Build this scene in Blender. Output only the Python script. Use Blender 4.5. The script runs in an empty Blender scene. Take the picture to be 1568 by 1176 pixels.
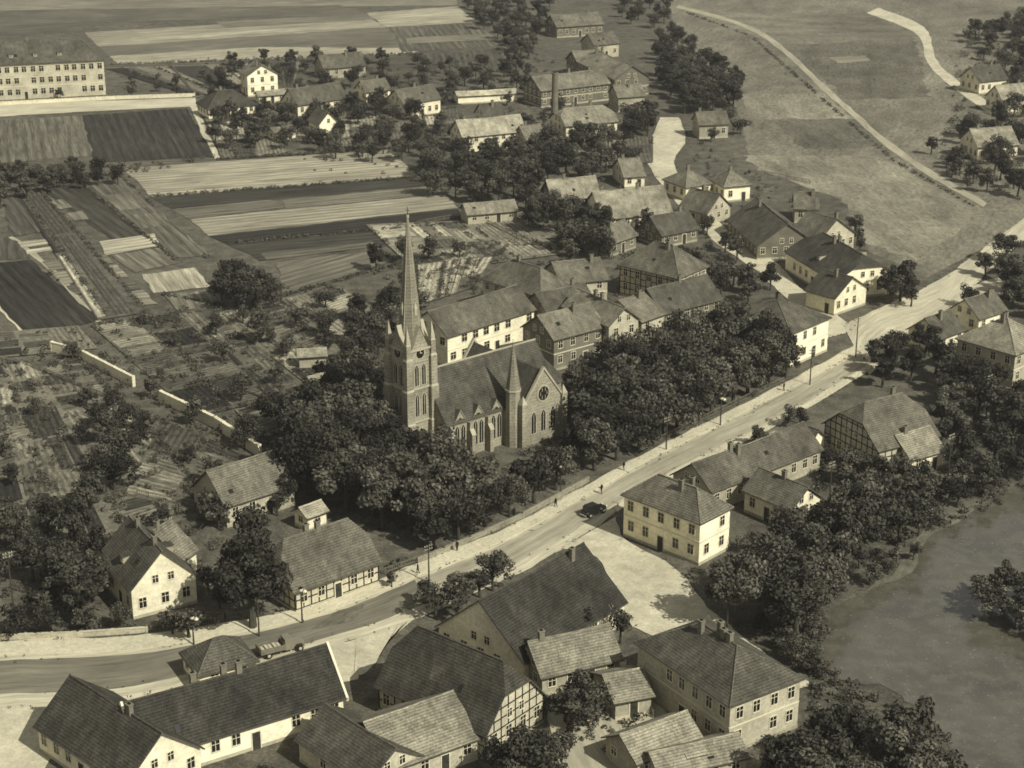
import bpy, math, random, time
import numpy as np
from mathutils import Vector
T0=time.time()
R=random.Random(7)
S=bpy.context.scene
# ---------------------------------------------------------------- survey
# rectification of the oblique survey sheet (1568 x 1176) to real ground metres, flying height 115 m
TH=math.radians(21.0); FOC=2709.0; ALT=115.0
ct,st=math.cos(TH),math.sin(TH)
def G(u,v,z=0.0):
    xn=(u-784)/FOC; yn=(588-v)/FOC
    t=(ALT-z)/(st-yn*ct)
    return Vector((xn*t, t*(ct+yn*st), z))
# ---------------------------------------------------------------- materials
def lin(c):
    c/=255.0
    return c/12.92 if c<=0.04045 else ((c+0.055)/1.055)**2.4
def tone(v,k=1.0):
    return (lin(v)*k, lin(v*0.962)*k, lin(v*0.805)*k, 1)
def newmat(name):
    m=bpy.data.materials.new(name); m.use_nodes=True
    nt=m.node_tree; b=nt.nodes['Principled BSDF']
    b.inputs['Specular IOR Level'].default_value=0.15
    b.inputs['Roughness'].default_value=0.9
    return m,nt,b
def noise_mat(name,v,coord='Object',layers=((0.05,0.35),(1.2,0.35)),stretch=None,rough=0.9,rows=None,bump=0.0,spec=0.15,rnd=0.0,dist=0.6):
    """tone v modulated by several noise layers (scale,amount)"""
    m,nt,b=newmat(name); N=nt.nodes; L=nt.links
    b.inputs['Roughness'].default_value=rough; b.inputs['Specular IOR Level'].default_value=spec
    tc=N.new('ShaderNodeTexCoord'); src=tc.outputs[coord]
    fac=None
    def mul(a,bb):
        n=N.new('ShaderNodeMath'); n.operation='MULTIPLY'; L.new(a,n.inputs[0]); L.new(bb,n.inputs[1]); return n.outputs[0]
    for i,(sc,am) in enumerate(layers):
        mp=N.new('ShaderNodeMapping'); L.new(src,mp.inputs[0])
        if stretch and i>=1: mp.inputs['Scale'].default_value=(stretch[0],stretch[1],1)
        mp.inputs['Location'].default_value=(R.uniform(0,50),R.uniform(0,50),0)
        no=N.new('ShaderNodeTexNoise'); no.inputs['Scale'].default_value=sc; no.inputs['Detail'].default_value=5; no.inputs['Roughness'].default_value=0.65
        L.new(mp.outputs[0],no.inputs['Vector'])
        mr=N.new('ShaderNodeMapRange'); mr.inputs[1].default_value=0.3; mr.inputs[2].default_value=0.7
        mr.inputs[3].default_value=1-am; mr.inputs[4].default_value=1+am
        L.new(no.outputs['Fac'],mr.inputs[0])
        fac=mr.outputs[0] if fac is None else mul(fac,mr.outputs[0])
        last=no
    if rows:
        per,am,axis=rows
        mp=N.new('ShaderNodeMapping'); L.new(src,mp.inputs[0])
        w=N.new('ShaderNodeTexWave'); w.wave_type='BANDS'; w.bands_direction=axis; w.inputs['Scale'].default_value=0.314/per
        w.inputs['Distortion'].default_value=dist; w.inputs['Detail'].default_value=2; w.inputs['Detail Scale'].default_value=2.0
        L.new(mp.outputs[0],w.inputs['Vector'])
        mr=N.new('ShaderNodeMapRange'); mr.inputs[3].default_value=1-am; mr.inputs[4].default_value=1+am
        L.new(w.outputs['Fac'],mr.inputs[0]); fac=mul(fac,mr.outputs[0])
    if rnd:
        oi=N.new('ShaderNodeObjectInfo'); mr=N.new('ShaderNodeMapRange'); mr.inputs[3].default_value=1-rnd; mr.inputs[4].default_value=1+rnd
        L.new(oi.outputs['Random'],mr.inputs[0]); fac=mul(fac,mr.outputs[0])
    vm=N.new('ShaderNodeVectorMath'); vm.operation='SCALE'; vm.inputs[0].default_value=tone(v)[:3]
    L.new(fac,vm.inputs['Scale']); L.new(vm.outputs[0],b.inputs['Base Color'])
    if bump:
        bp=N.new('ShaderNodeBump'); bp.inputs['Strength'].default_value=bump; bp.inputs['Distance'].default_value=0.1
        L.new(last.outputs['Fac'],bp.inputs['Height']); L.new(bp.outputs[0],b.inputs['Normal'])
    return m
def leaf_mat(name,v):
    m,nt,b=newmat(name); N=nt.nodes; L=nt.links
    b.inputs['Roughness'].default_value=0.85; b.inputs['Specular IOR Level'].default_value=0.12
    at=N.new('ShaderNodeAttribute'); at.attribute_name='tone'
    oi=N.new('ShaderNodeObjectInfo'); mr=N.new('ShaderNodeMapRange'); mr.inputs[3].default_value=0.5; mr.inputs[4].default_value=1.7
    L.new(oi.outputs['Random'],mr.inputs[0])
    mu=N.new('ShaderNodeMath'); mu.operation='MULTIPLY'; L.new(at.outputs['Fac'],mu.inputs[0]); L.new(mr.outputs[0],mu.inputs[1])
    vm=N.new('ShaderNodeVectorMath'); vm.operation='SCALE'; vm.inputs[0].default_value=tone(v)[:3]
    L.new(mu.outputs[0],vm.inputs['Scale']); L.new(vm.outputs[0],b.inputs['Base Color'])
    return m
M={}
M['leaf']=leaf_mat('foliage',65)
M['leaf2']=leaf_mat('shrub_foliage',74)
M['bark']=noise_mat('bark',66,layers=((0.5,0.2),(6,0.4)))
M['white']=noise_mat('plaster_white',226,'UV',layers=((0.22,0.22),(2.0,0.18)),rnd=0.14)
M['grey']=noise_mat('plaster_grey',166,'UV',layers=((0.22,0.3),(2.0,0.22)),rnd=0.2)
M['brick']=noise_mat('brickwork',110,'UV',layers=((0.3,0.25),(5,0.3)),rows=(0.25,0.08,'Y'),rnd=0.15)
M['infill']=noise_mat('timber_frame_infill',184,'UV',layers=((0.4,0.25),(3,0.2)))
M['stone']=noise_mat('church_masonry',140,'UV',layers=((0.2,0.34),(2.5,0.32)),rows=(0.5,0.1,'Y'))
M['stone2']=noise_mat('church_trim',164,'UV',layers=((0.4,0.22),(4,0.22)))
M['timber']=noise_mat('dark_timber',44,'UV',layers=((1,0.2),(5,0.3)))
M['wood']=noise_mat('weathered_wood',108,'UV',layers=((1,0.2),(5,0.3)))
M['frame']=noise_mat('window_frame',208,'UV',layers=((1,0.1),(5,0.1)))
gm,gnt,gb=newmat('window_glass'); gb.inputs['Base Color'].default_value=tone(34); gb.inputs['Roughness'].default_value=0.15; gb.inputs['Specular IOR Level'].default_value=0.5
M['glass']=gm
M['chim']=noise_mat('chimney_brick',114,'UV',layers=((0.5,0.2),(5,0.3)))
M['dark']=noise_mat('soot_black',26,'UV')
M['door']=noise_mat('door_wood',60,'UV')
M['edge']=noise_mat('roof_edge',80,'UV')
roofs={}
def roofmat(v):
    v=int(round(v/5.0)*5)
    if v not in roofs:
        roofs[v]=noise_mat('roof_tiles_%d'%v,v,'UV',layers=((0.14,0.45),(0.9,0.4),(4,0.4)),stretch=(1.0,.6),rows=(0.38,0.26,'Y'),rnd=0.12,bump=0.45,dist=1.6)
    return roofs[v]
# ---------------------------------------------------------------- mesh builder
class MB:
    def __init__(s): s.v=[];s.f=[];s.m=[];s.uv=[];s.mats=[]
    def mi(s,m):
        m=M[m] if isinstance(m,str) else m
        if m not in s.mats: s.mats.append(m)
        return s.mats.index(m)
    def poly(s,pts,m,uvdir=None):
        pts=[Vector(p) for p in pts]
        b=len(s.v); s.v+=[tuple(p) for p in pts]; s.f.append(tuple(range(b,b+len(pts)))); s.m.append(s.mi(m))
        n=Vector((0,0,0))
        for i in range(len(pts)):
            a,c=pts[i],pts[(i+1)%len(pts)]; n+=a.cross(c)
        if n.length<1e-9: n=Vector((0,0,1))
        n.normalize()
        if uvdir is not None: u=Vector(uvdir)
        else:
            u=Vector((0,0,1)).cross(n)
            if u.length<0.05: u=Vector((1,0,0))
        u.normalize(); w=n.cross(u)
        s.uv+=[(p.dot(u),p.dot(w)) for p in pts]
    def box(s,x0,x1,y0,y1,z0,z1,m,bottom=False):
        s.poly([(x0,y0,z0),(x1,y0,z0),(x1,y0,z1),(x0,y0,z1)],m)
        s.poly([(x1,y1,z0),(x0,y1,z0),(x0,y1,z1),(x1,y1,z1)],m)
        s.poly([(x1,y0,z0),(x1,y1,z0),(x1,y1,z1),(x1,y0,z1)],m)
        s.poly([(x0,y1,z0),(x0,y0,z0),(x0,y0,z1),(x0,y1,z1)],m)
        s.poly([(x0,y0,z1),(x1,y0,z1),(x1,y1,z1),(x0,y1,z1)],m)
        if bottom: s.poly([(x0,y1,z0),(x1,y1,z0),(x1,y0,z0),(x0,y0,z0)],m)
    def frustum(s,cx,cy,z0,z1,r0,r1,n,m,ph=0.0,cap=True):
        a=[(cx+r0*math.cos(ph+2*math.pi*i/n),cy+r0*math.sin(ph+2*math.pi*i/n),z0) for i in range(n)]
        b=[(cx+r1*math.cos(ph+2*math.pi*i/n),cy+r1*math.sin(ph+2*math.pi*i/n),z1) for i in range(n)]
        for i in range(n):
            j=(i+1)%n
            if r1<1e-4: s.poly([a[i],a[j],b[i]],m)
            else: s.poly([a[i],a[j],b[j],b[i]],m)
        if cap and r1>1e-4: s.poly(b,m)
    def tube(s,p,q,r0,r1,n,m):
        p=Vector(p);q=Vector(q);d=(q-p).normalized()
        a=d.cross(Vector((0.3,0.1,1)).normalized())
        if a.length<0.1: a=d.cross(Vector((1,0,0)))
        a.normalize(); c=d.cross(a)
        A=[p+(a*math.cos(2*math.pi*i/n)+c*math.sin(2*math.pi*i/n))*r0 for i in range(n)]
        B=[q+(a*math.cos(2*math.pi*i/n)+c*math.sin(2*math.pi*i/n))*r1 for i in range(n)]
        for i in range(n):
            j=(i+1)%n; s.poly([A[j],A[i],B[i],B[j]],m)
        s.poly(B,m); s.poly(A[::-1],m)
    def panel(s,o,d,n,u0,u1,z0,z1,off,m,base=0.0):
        o=Vector(o);d=Vector(d);n=Vector(n)
        def P(u,z,f): 
            q=o+d*u+n*f; return (q.x,q.y,o.z+z)
        s.poly([P(u0,z0,off),P(u1,z0,off),P(u1,z1,off),P(u0,z1,off)],m)
        s.poly([P(u0,z1,off),P(u1,z1,off),P(u1,z1,base),P(u0,z1,base)],m)
        s.poly([P(u0,z0,base),P(u1,z0,base),P(u1,z0,off),P(u0,z0,off)],m)
        s.poly([P(u0,z0,base),P(u0,z0,off),P(u0,z1,off),P(u0,z1,base)],m)
        s.poly([P(u1,z0,off),P(u1,z0,base),P(u1,z1,base),P(u1,z1,off)],m)
    def slab(s,polys,t,m,me):
        from collections import Counter
        c=Counter()
        key=lambda p:tuple(round(x,3) for x in p)
        for P in polys:
            s.poly(P,m); s.poly([(x,y,z-t) for x,y,z in P][::-1],me)
            for i in range(len(P)):
                c[frozenset((key(P[i]),key(P[(i+1)%len(P)])))]+=1
        for P in polys:
            for i in range(len(P)):
                a,b=P[i],P[(i+1)%len(P)]
                if c[frozenset((key(a),key(b)))]==1:
                    s.poly([(a[0],a[1],a[2]-t),(b[0],b[1],b[2]-t),b,a],me)
    def build(s,name,parent=None,smooth=False):
        me=bpy.data.meshes.new(name); me.from_pydata(s.v,[],s.f)
        for m in s.mats: me.materials.append(m)
        me.polygons.foreach_set('material_index',s.m)
        ul=me.uv_layers.new(name='UVMap'); ul.data.foreach_set('uv',np.array(s.uv,dtype=np.float32).ravel())
        me.update()
        o=bpy.data.objects.new(name,me); S.collection.objects.link(o)
        if parent: o.parent=parent
        return o
def empty(name,loc,rot=0.0):
    e=bpy.data.objects.new(name,None); e.location=loc; e.rotation_euler=(0,0,rot); e.empty_display_size=1
    S.collection.objects.link(e); return e
def window(mb,o,d,n,u,z,w,h,mull=True,fr='frame'):
    t=0.10
    mb.panel(o,d,n,u-w/2,u+w/2,z,z+h,0.012,'glass')
    mb.panel(o,d,n,u-w/2-t,u-w/2,z-t,z+h+t,0.07,fr); mb.panel(o,d,n,u+w/2,u+w/2+t,z-t,z+h+t,0.07,fr)
    mb.panel(o,d,n,u-w/2,u+w/2,z+h,z+h+t,0.07,fr); mb.panel(o,d,n,u-w/2,u+w/2,z-t,z,0.12,fr)
    if mull:
        mb.panel(o,d,n,u-0.035,u+0.035,z,z+h,0.05,fr); mb.panel(o,d,n,u-w/2,u+w/2,z+h*0.62,z+h*0.62+0.06,0.045,fr)
# ---------------------------------------------------------------- houses
RECTS=[]
def house(name,C,P1,D,he,rise,roof='gable',perp=False,wall='white',rt=84,st_=None,timber=False,chim=1,door=True,dorm=0,winw=1.0,winh=1.5,wins=True,coping=False):
    c=G(C[0],C[1],he); p=G(P1[0],P1[1],he); c.z=p.z=0
    d=(p-c); L=d.length; d.normalize()
    nrm=Vector((-d.y,d.x,0))
    if isinstance(D,(tuple,list)):
        q=G(D[0],D[1],he); q.z=0; W=(q-c).length
        if (q-c).dot(nrm)<0: nrm=-nrm
    else:
        W=D
        if nrm.y<0: nrm=-nrm
    ctr=c+d*L/2+nrm*W/2
    if perp: d,L,W=nrm,W,L
    ang=math.atan2(d.y,d.x)
    RECTS.append((ctr.x,ctr.y,ang,L/2,W/2))
    E=empty(name,(ctr.x,ctr.y,0),ang)
    l,e=L/2,W/2; hr=he+rise
    i=0.4; wl,we=l-i,e-i
    hseed=random.Random(int(C[0]*7+C[1]))
    rt=86+(rt*0.90-86)*1.25+hseed.uniform(-13,11)
    rt=max(50,rt)
    rm=roofmat(rt); rcap=roofmat(rt+16)
    rb=MB(); k=0.42
    if roof=='hip':
        r=l-min(e*1.0,l*0.97)
        P=[[(-l,-e,he),(l,-e,he),(r,0,hr),(-r,0,hr)],[(l,e,he),(-l,e,he),(-r,0,hr),(r,0,hr)],[(l,-e,he),(l,e,he),(r,0,hr)],[(-l,e,he),(-l,-e,he),(-r,0,hr)]]
    elif roof=='half':
        zc=he+rise*(1-k); r=l-e*k*0.9
        P=[[(-l,-e,he),(l,-e,he),(l,-e*k,zc),(r,0,hr),(-r,0,hr),(-l,-e*k,zc)],[(l,e,he),(-l,e,he),(-l,e*k,zc),(-r,0,hr),(r,0,hr),(l,e*k,zc)],
           [(l,-e*k,zc),(l,e*k,zc),(r,0,hr)],[(-l,e*k,zc),(-l,-e*k,zc),(-r,0,hr)]]
    else:
        r=l; sg=min(0.28,l*0.02)
        P=[[(-l,-e,he),(0,-e,he-.05),(0,0,hr-sg),(-l,0,hr)],[(0,-e,he-.05),(l,-e,he),(l,0,hr),(0,0,hr-sg)],
           [(0,e,he-.05),(-l,e,he),(-l,0,hr),(0,0,hr-sg)],[(l,e,he),(0,e,he-.05),(0,0,hr-sg),(l,0,hr)]]
    rb.slab(P,0.2,rm,'edge')
    if roof=='gable':
        for s_ in(-1,1): rb.tube((s_*l,0,hr+.0),(0,0,hr-sg),.13,.13,6,rcap)
    elif r>0.5: rb.box(-r,r,-0.14,0.14,hr-0.08,hr+0.07,rcap)
    if roof=='hip':
        for sx in(-1,1):
            for sy in(-1,1): rb.tube((sx*l,sy*e,he+0.02),(sx*r,0,hr+0.02),0.1,0.1,5,rcap)
    for q in range(hseed.choice((0,1,1,2)) if L>9 else 0):
        sy=hseed.choice((-1,1)); x=hseed.uniform(-r*.7,r*.7); f0=hseed.uniform(.25,.55); f1=f0+hseed.uniform(.08,.13); ww=hseed.uniform(.3,.45)
        if q==0 or hseed.random()<.4: mt='glass';
        else: mt=roofmat(rt+hseed.choice((-12,14))); f1=f0+.22; ww=hseed.uniform(.8,1.8)
        zz=lambda f:he+rise*f
        off=.06
        A=[(x-ww,sy*e*(1-f0),zz(f0)+off),(x+ww,sy*e*(1-f0),zz(f0)+off),(x+ww,sy*e*(1-f1),zz(f1)+off),(x-ww,sy*e*(1-f1),zz(f1)+off)]
        if sy>0: A=A[::-1]
        rb.slab([A],.12,M[mt] if isinstance(mt,str) else mt,'edge')
    for sy in(-1,1): rb.tube((-l,sy*(e+.06),he-.1),(l,sy*(e+.06),he-.1),.07,.07,5,'edge')
    if coping:
        for sx in (-1,1):
            for sy in(-1,1):
                x0,x1=sorted((sx*(l-0.15),sx*(l+0.15)))
                a=[(x0,sy*(e+.05),he+0.0),(x1,sy*(e+.05),he+0.0),(x1,0,hr+0.25),(x0,0,hr+0.25)]
                rb.slab([a if sy<0 else a[::-1]],0.45,'frame','frame')
    wb=MB(); zt=he
    wm='infill' if timber else wall
    fr='frame'
    def top(y):
        y=abs(y); z=he-0.12+rise*(1-y/e)
        if roof=='half': z=min(z,he+rise*(1-k)-0.12)
        if roof=='hip': z=he+0.02
        return z
    gy=[-we,0,we] if roof=='gable' else ([-we,-e*k,e*k,we] if roof=='half' else [-we,we])
    wb.poly([(-wl,-we,0),(wl,-we,0),(wl,-we,zt+.1),(-wl,-we,zt+.1)],wm)
    wb.poly([(wl,we,0),(-wl,we,0),(-wl,we,zt+.1),(wl,we,zt+.1)],wm)
    wb.poly([(wl,-we,0),(wl,we,0)]+[(wl,y,top(y)) for y in gy[::-1]],wm)
    wb.poly([(-wl,we,0),(-wl,-we,0)]+[(-wl,y,top(y)) for y in gy],wm)
    o4=[((-wl,-we,0),(1,0,0),(0,-1,0),2*wl,False),((wl,-we,0),(0,1,0),(1,0,0),2*we,True),((wl,we,0),(-1,0,0),(0,1,0),2*wl,False),((-wl,we,0),(0,-1,0),(-1,0,0),2*we,True)]
    ns=st_ if st_ else max(1,int(round(he/3.1)))
    fh=(he-0.5)/ns
    xb=MB()
    for wi,(o,dd,nn,LL,gab) in enumerate(o4):
        xb.panel(o,dd,nn,-0.04,LL+0.04,0,0.45,0.04,'grey')
        if not timber and he>5: xb.panel(o,dd,nn,0,LL,0.5+fh-0.12,0.5+fh+0.06,0.05,'frame')
        if timber:
            nv=max(2,int(LL/1.25))
            for j in range(nv+1):
                u=0.1+(LL-0.2)*j/nv
                zz=he if not gab else top(u-LL/2)-0.05
                xb.panel(o,dd,nn,u-0.1,u+0.1,0.45,zz,0.03,'timber')
            z=0.5
            while z<(he if not gab else he+rise-1.0):
                u0,u1=0,LL
                if z>he and gab:
                    hw=e*(1-(z-he+0.3)/rise)
                    if roof=='half' and z>he+rise*(1-k)-0.2: break
                    if roof=='hip': break
                    u0=LL/2-hw;u1=LL/2+hw
                    if u1-u0<0.8: break
                xb.panel(o,dd,nn,u0,u1,z-0.09,z+0.09,0.035,'timber'); z+=1.3
        if wins:
            nw=max(1,int(LL/2.5))
            dj=nw//2 if (door and not gab) else -1
            for s_ in range(ns):
                for j in range(nw):
                    u=LL*(j+0.5)/nw+hseed.uniform(-.12,.12)
                    z0=0.55+s_*fh+min(0.85,fh*0.3)
                    if s_==0 and j==dj:
                        xb.panel(o,dd,nn,u-0.65,u+0.65,0,2.45,0.06,'frame'); xb.panel(o,dd,nn,u-0.5,u+0.5,0,2.3,0.09,'door')
                    elif hseed.random()<0.9:
                        window(xb,o,dd,nn,u,z0,winw,min(winh,fh*0.5),fr=fr)
            if gab and roof!='hip' and rise>2.4:
                for uo in ((-1.1,1.1) if W>7 else (0,)):
                    window(xb,o,dd,nn,LL/2+uo,he+0.35,0.8,1.1)
    wb.build('walls',E); rb.build('roof',E); xb.build('windows_and_doors',E)
    cb=MB()
    for j in range(chim):
        x=hseed.uniform(-r*0.75,r*0.75) if r>1 else 0; y=hseed.choice((-0.9,0.0,0.9))
        z=hr-rise*abs(y)/e
        cb.box(x-0.35,x+0.35,y-0.28,y+0.28,z-1.0,z+1.0+abs(y)*.6,'chim'); cb.box(x-0.43,x+0.43,y-0.36,y+0.36,z+1.0+abs(y)*.6,z+1.13+abs(y)*.6,'chim',True)
        cb.box(x-0.2,x+0.2,y-0.14,y+0.14,z+1.13+abs(y)*.6,z+1.25+abs(y)*.6,'dark')
    for j in range(dorm):
        for sy in(-1,1):
            x=-l*0.6+ (1.2*l)*(j+0.5)/dorm; y0=sy*e*0.72; y1=sy*e*0.25; z0=hr-rise*0.72; z1=z0+1.1
            ya,yb=sorted((y0,y1))
            cb.box(x-0.6,x+0.6,ya,yb,z0-.1,z1,'grey')
            o=(x-0.6,y0,0) if sy<0 else (x+0.6,y0,0)
            window(cb,o,(1 if sy<0 else -1,0,0),(0,sy,0),0.6,z0+0.25,0.7,0.65)
            P=[(x-.8,y0+sy*.2,z1+.0),(x+.8,y0+sy*.2,z1+.0),(x+.8,y1,z1+.25),(x-.8,y1,z1+.25)]
            cb.slab([P if sy<0 else P[::-1]],0.1,rm,'edge')
    if chim or dorm: cb.build('chimneys',E)
    return E
H=house
# foreground
H('gabled_villa',(198,908),(305,881),13,4.3,5.0,perp=True,rt=78,chim=2,dorm=1)
H('villa_cross_wing',(278,862),(306,842),9,4.3,4.0,rt=120,chim=1,door=False)
H('half_timbered_longhouse',(450,910),(586,862),10.5,3.2,5.6,'half',timber=True,rt=98,chim=2)
H('farm_barn',(345,778),(456,742),10,3.5,4.4,rt=114,chim=0,wall='grey')
H('garden_shed',(470,795),(505,782),4,2.4,1.2,rt=140,chim=0,door=False)
H('village_inn_longhouse',(215,1166),(532,1068),10,3.4,5.0,rt=66,chim=3,coping=True)
H('gabled_barn',(50,1112),(190,1207),11,3.4,4.6,rt=82,chim=1)
H('small_outbuilding',(302,1037),(398,1012),7,2.6,2.8,'hip',rt=96,chim=0)
H('great_farm_hall',(745,1128),(572,1050),(857,1075),3.6,6.6,'half',timber=True,rt=68,chim=0)
H('low_stable',(598,1182),(738,1130),12,3.0,3.4,rt=118,chim=0,wall='grey')
H('low_byre',(450,1132),(560,1205),9,3.0,3.0,rt=74,chim=0,wall='grey')
H('farmhouse_barn',(803,1018),(962,922),(690,948),3.3,6.4,rt=70,chim=1,wall='white')
H('cottage',(828,1040),(956,1010),8,2.9,3.2,rt=108,chim=1,wall='grey')
H('lean_to_shed',(940,1078),(1004,1066),8,2.6,1.8,rt=128,chim=0,wall='grey')
H('hipped_town_house',(1118,1083),(970,983),(1248,1050),6.8,3.6,'hip',rt=90,chim=4,wall='grey')
H('yard_shed',(975,1172),(1080,1133),7,2.6,2.2,rt=128,chim=0,wall='grey')
H('yard_shed',(1010,1192),(1150,1160),6,2.4,1.6,rt=116,chim=0,wall='grey')
# across the street
H('white_corner_house',(1073,803),(950,757),(1127,778),6.8,3.2,'hip',rt=120,chim=2,wall='white')
H('long_row_building',(1090,755),(1262,688),9,3.6,3.4,rt=100,chim=2,wall='grey')
H('half_timbered_farmhouse',(1345,692),(1258,648),(1412,656),4.6,5.6,'half',perp=True,timber=True,rt=112,chim=1)
H('white_gabled_cottage',(1212,783),(1262,762),10,3.6,2.8,perp=True,rt=94,chim=1)
H('small_bright_cottage',(1395,706),(1450,690),8,3.0,3.0,rt=138,chim=1)
H('white_gable_shed',(1240,682),(1268,670),6,3.0,2.0,perp=True,rt=105,chim=0)
H('manor_house',(1556,545),(1462,518),12,6.4,4.2,'hip',rt=126,chim=2,wall='grey')
H('red_roof_cottage',(1440,520),(1480,505),8,3.2,3.2,rt=96,chim=1)
H('roadside_cottage',(1500,490),(1545,475),8,3.4,3.2,rt=102,chim=1)
H('two_storey_inn',(1212,512),(1274,486),16,6.8,3.6,'hip',rt=96,chim=3)
H('brick_farmhouse',(1278,432),(1200,385),(1332,405),4.2,4.4,'half',rt=88,chim=2,dorm=1)
H('white_gabled_house',(1279,458),(1331,440),8,3.8,3.4,perp=True,rt=88,chim=1)
H('gabled_house',(1250,374),(1312,357),9,3.6,4.6,perp=True,rt=112,chim=1,wall='grey')
H('dark_roof_barn',(1158,378),(1112,336),(1205,356),3.2,5.0,rt=98,chim=1,wall='brick')
H('white_cottage',(1050,288),(1092,281),10,3.6,3.2,'hip',rt=108,chim=1)
H('white_cottage',(1108,287),(1152,283),9,4.0,3.0,'hip',rt=116,chim=1)
H('gabled_cottage',(1083,328),(1122,316),9,3.0,4.0,perp=True,rt=106,chim=1,wall='grey')
H('slate_barn',(1215,320),(1255,321),8,3.5,3.2,rt=108,chim=1,wall='grey')
H('tiled_barn',(922,337),(1032,326),13,3.0,5.2,rt=126,chim=2)
H('tiled_barn',(845,308),(922,301),9,3.0,4.2,rt=120,chim=1,wall='brick')
H('narrow_cottage',(955,272),(990,270),12,3.0,3.5,rt=120,chim=1)
H('village_cottage',(1013,362),(1072,350),9,3.0,3.6,rt=94,chim=1,wall='brick')
H('village_cottage',(935,375),(978,360),8,3.0,3.0,rt=104,chim=1,wall='brick')
H('half_timbered_house',(1040,427),(945,405),(1092,409),6.6,4.8,'hip',timber=True,rt=110,chim=2)
H('parish_house',(828,456),(735,427),(858,436),6.2,4.2,'hip',rt=106,chim=1,wall='grey')
H('parish_wing',(858,436),(934,428),11,5.5,3.2,rt=100,chim=1,wall='grey')
H('parish_hall',(685,517),(822,474),11,6.2,3.8,rt=102,chim=0,wall='white',winw=1.3,winh=1.8)
H('pedimented_house',(932,501),(982,489),15,6.8,3.0,perp=True,rt=110,chim=2,wall='grey')
H('brick_townhouse',(848,522),(930,500),10,6.2,3.6,rt=110,chim=1,wall='brick')
H('brick_townhouse',(983,494),(1022,480),12,6.0,3.0,rt=116,chim=1,wall='grey')
H('back_range',(838,482),(916,466),9,5.6,3.2,rt=102,chim=1,wall='grey')
H('dark_roof_house',(1015,482),(1108,458),10,5.0,4.0,rt=84,chim=1,wall='brick')
# far village
H('school_building',(160,92),(-90,104),15,11.0,6.0,'hip',rt=84,chim=2,dorm=4,wall='grey',st_=3,winw=1.4,winh=2.0)
H('white_villa',(377,117),(427,113),9,6.6,3.2,perp=True,rt=104,chim=1)
H('dark_hipped_house',(318,168),(394,160),11,3.2,4.2,'hip',rt=76,chim=1)
H('village_house',(455,162),(534,150),10,3.6,4.2,rt=102,chim=1)
H('gabled_white_house',(488,192),(520,188),8,4.2,3.4,perp=True,rt=104,chim=1)
H('village_house',(618,160),(677,151),10,4.6,3.6,rt=98,chim=1)
H('white_farmhouse',(708,211),(808,201),10,4.8,3.8,rt=142,chim=1)
H('white_farmhouse',(866,194),(948,186),12,5.2,3.8,'half',rt=134,chim=2)
H('farm_range',(828,140),(936,128),12,5.2,3.6,rt=126,chim=2,wall='brick')
H('farm_range',(940,122),(996,118),32,5.5,4.0,perp=True,rt=128,chim=2,wall='brick')
H('farm_range',(946,150),(990,147),9,4.5,3.0,rt=118,chim=1,wall='grey')
H('farm_range',(885,98),(932,94),10,4.6,3.4,rt=122,chim=1,wall='brick')
H('village_house',(910,70),(950,66),10,4.6,3.4,rt=108,chim=1,wall='grey')
H('village_house',(740,180),(775,177),8,3.4,3.2,rt=96,chim=1)
H('village_house',(805,215),(838,211),8,3.4,3.2,rt=110,chim=1,wall='grey')
H('far_barn',(852,42),(926,37),12,4.0,3.6,rt=116,chim=1,wall='brick')
H('greenhouse_shed',(700,148),(794,143),6,2.6,1.0,rt=150,chim=0,wins=False)
H('village_house',(495,106),(562,100),10,3.4,3.8,rt=90,chim=1,wall='grey')
H('village_house',(560,142),(600,137),8,3.4,3.0,rt=108,chim=1)
H('garden_shed',(395,148),(440,144),5,2.4,1.2,rt=140,chim=0)
H('garden_house',(1070,192),(1118,190),8,4,3,rt=114,chim=1,wall='grey')
H('low_cottage',(715,330),(795,323),7,2.6,2.0,rt=122,chim=0,wall='grey')
H('far_cottage',(1500,126),(1545,121),10,4,4,rt=84,chim=1)
H('far_cottage',(1497,226),(1562,222),11,4,4,rt=134,chim=1)
H('far_cottage',(1535,155),(1590,150),9,4,4,rt=136,chim=1)
H('allotment_shed',(455,548),(502,545),4,2.4,1.0,rt=140,chim=0,wins=False,wall='grey')
H('allotment_shed',(480,590),(505,583),4,2.4,1.0,rt=135,chim=0,wins=False,wall='grey')
H('allotment_shed',(420,205),(455,200),5,2.4,1.2,rt=120,chim=0)

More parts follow.
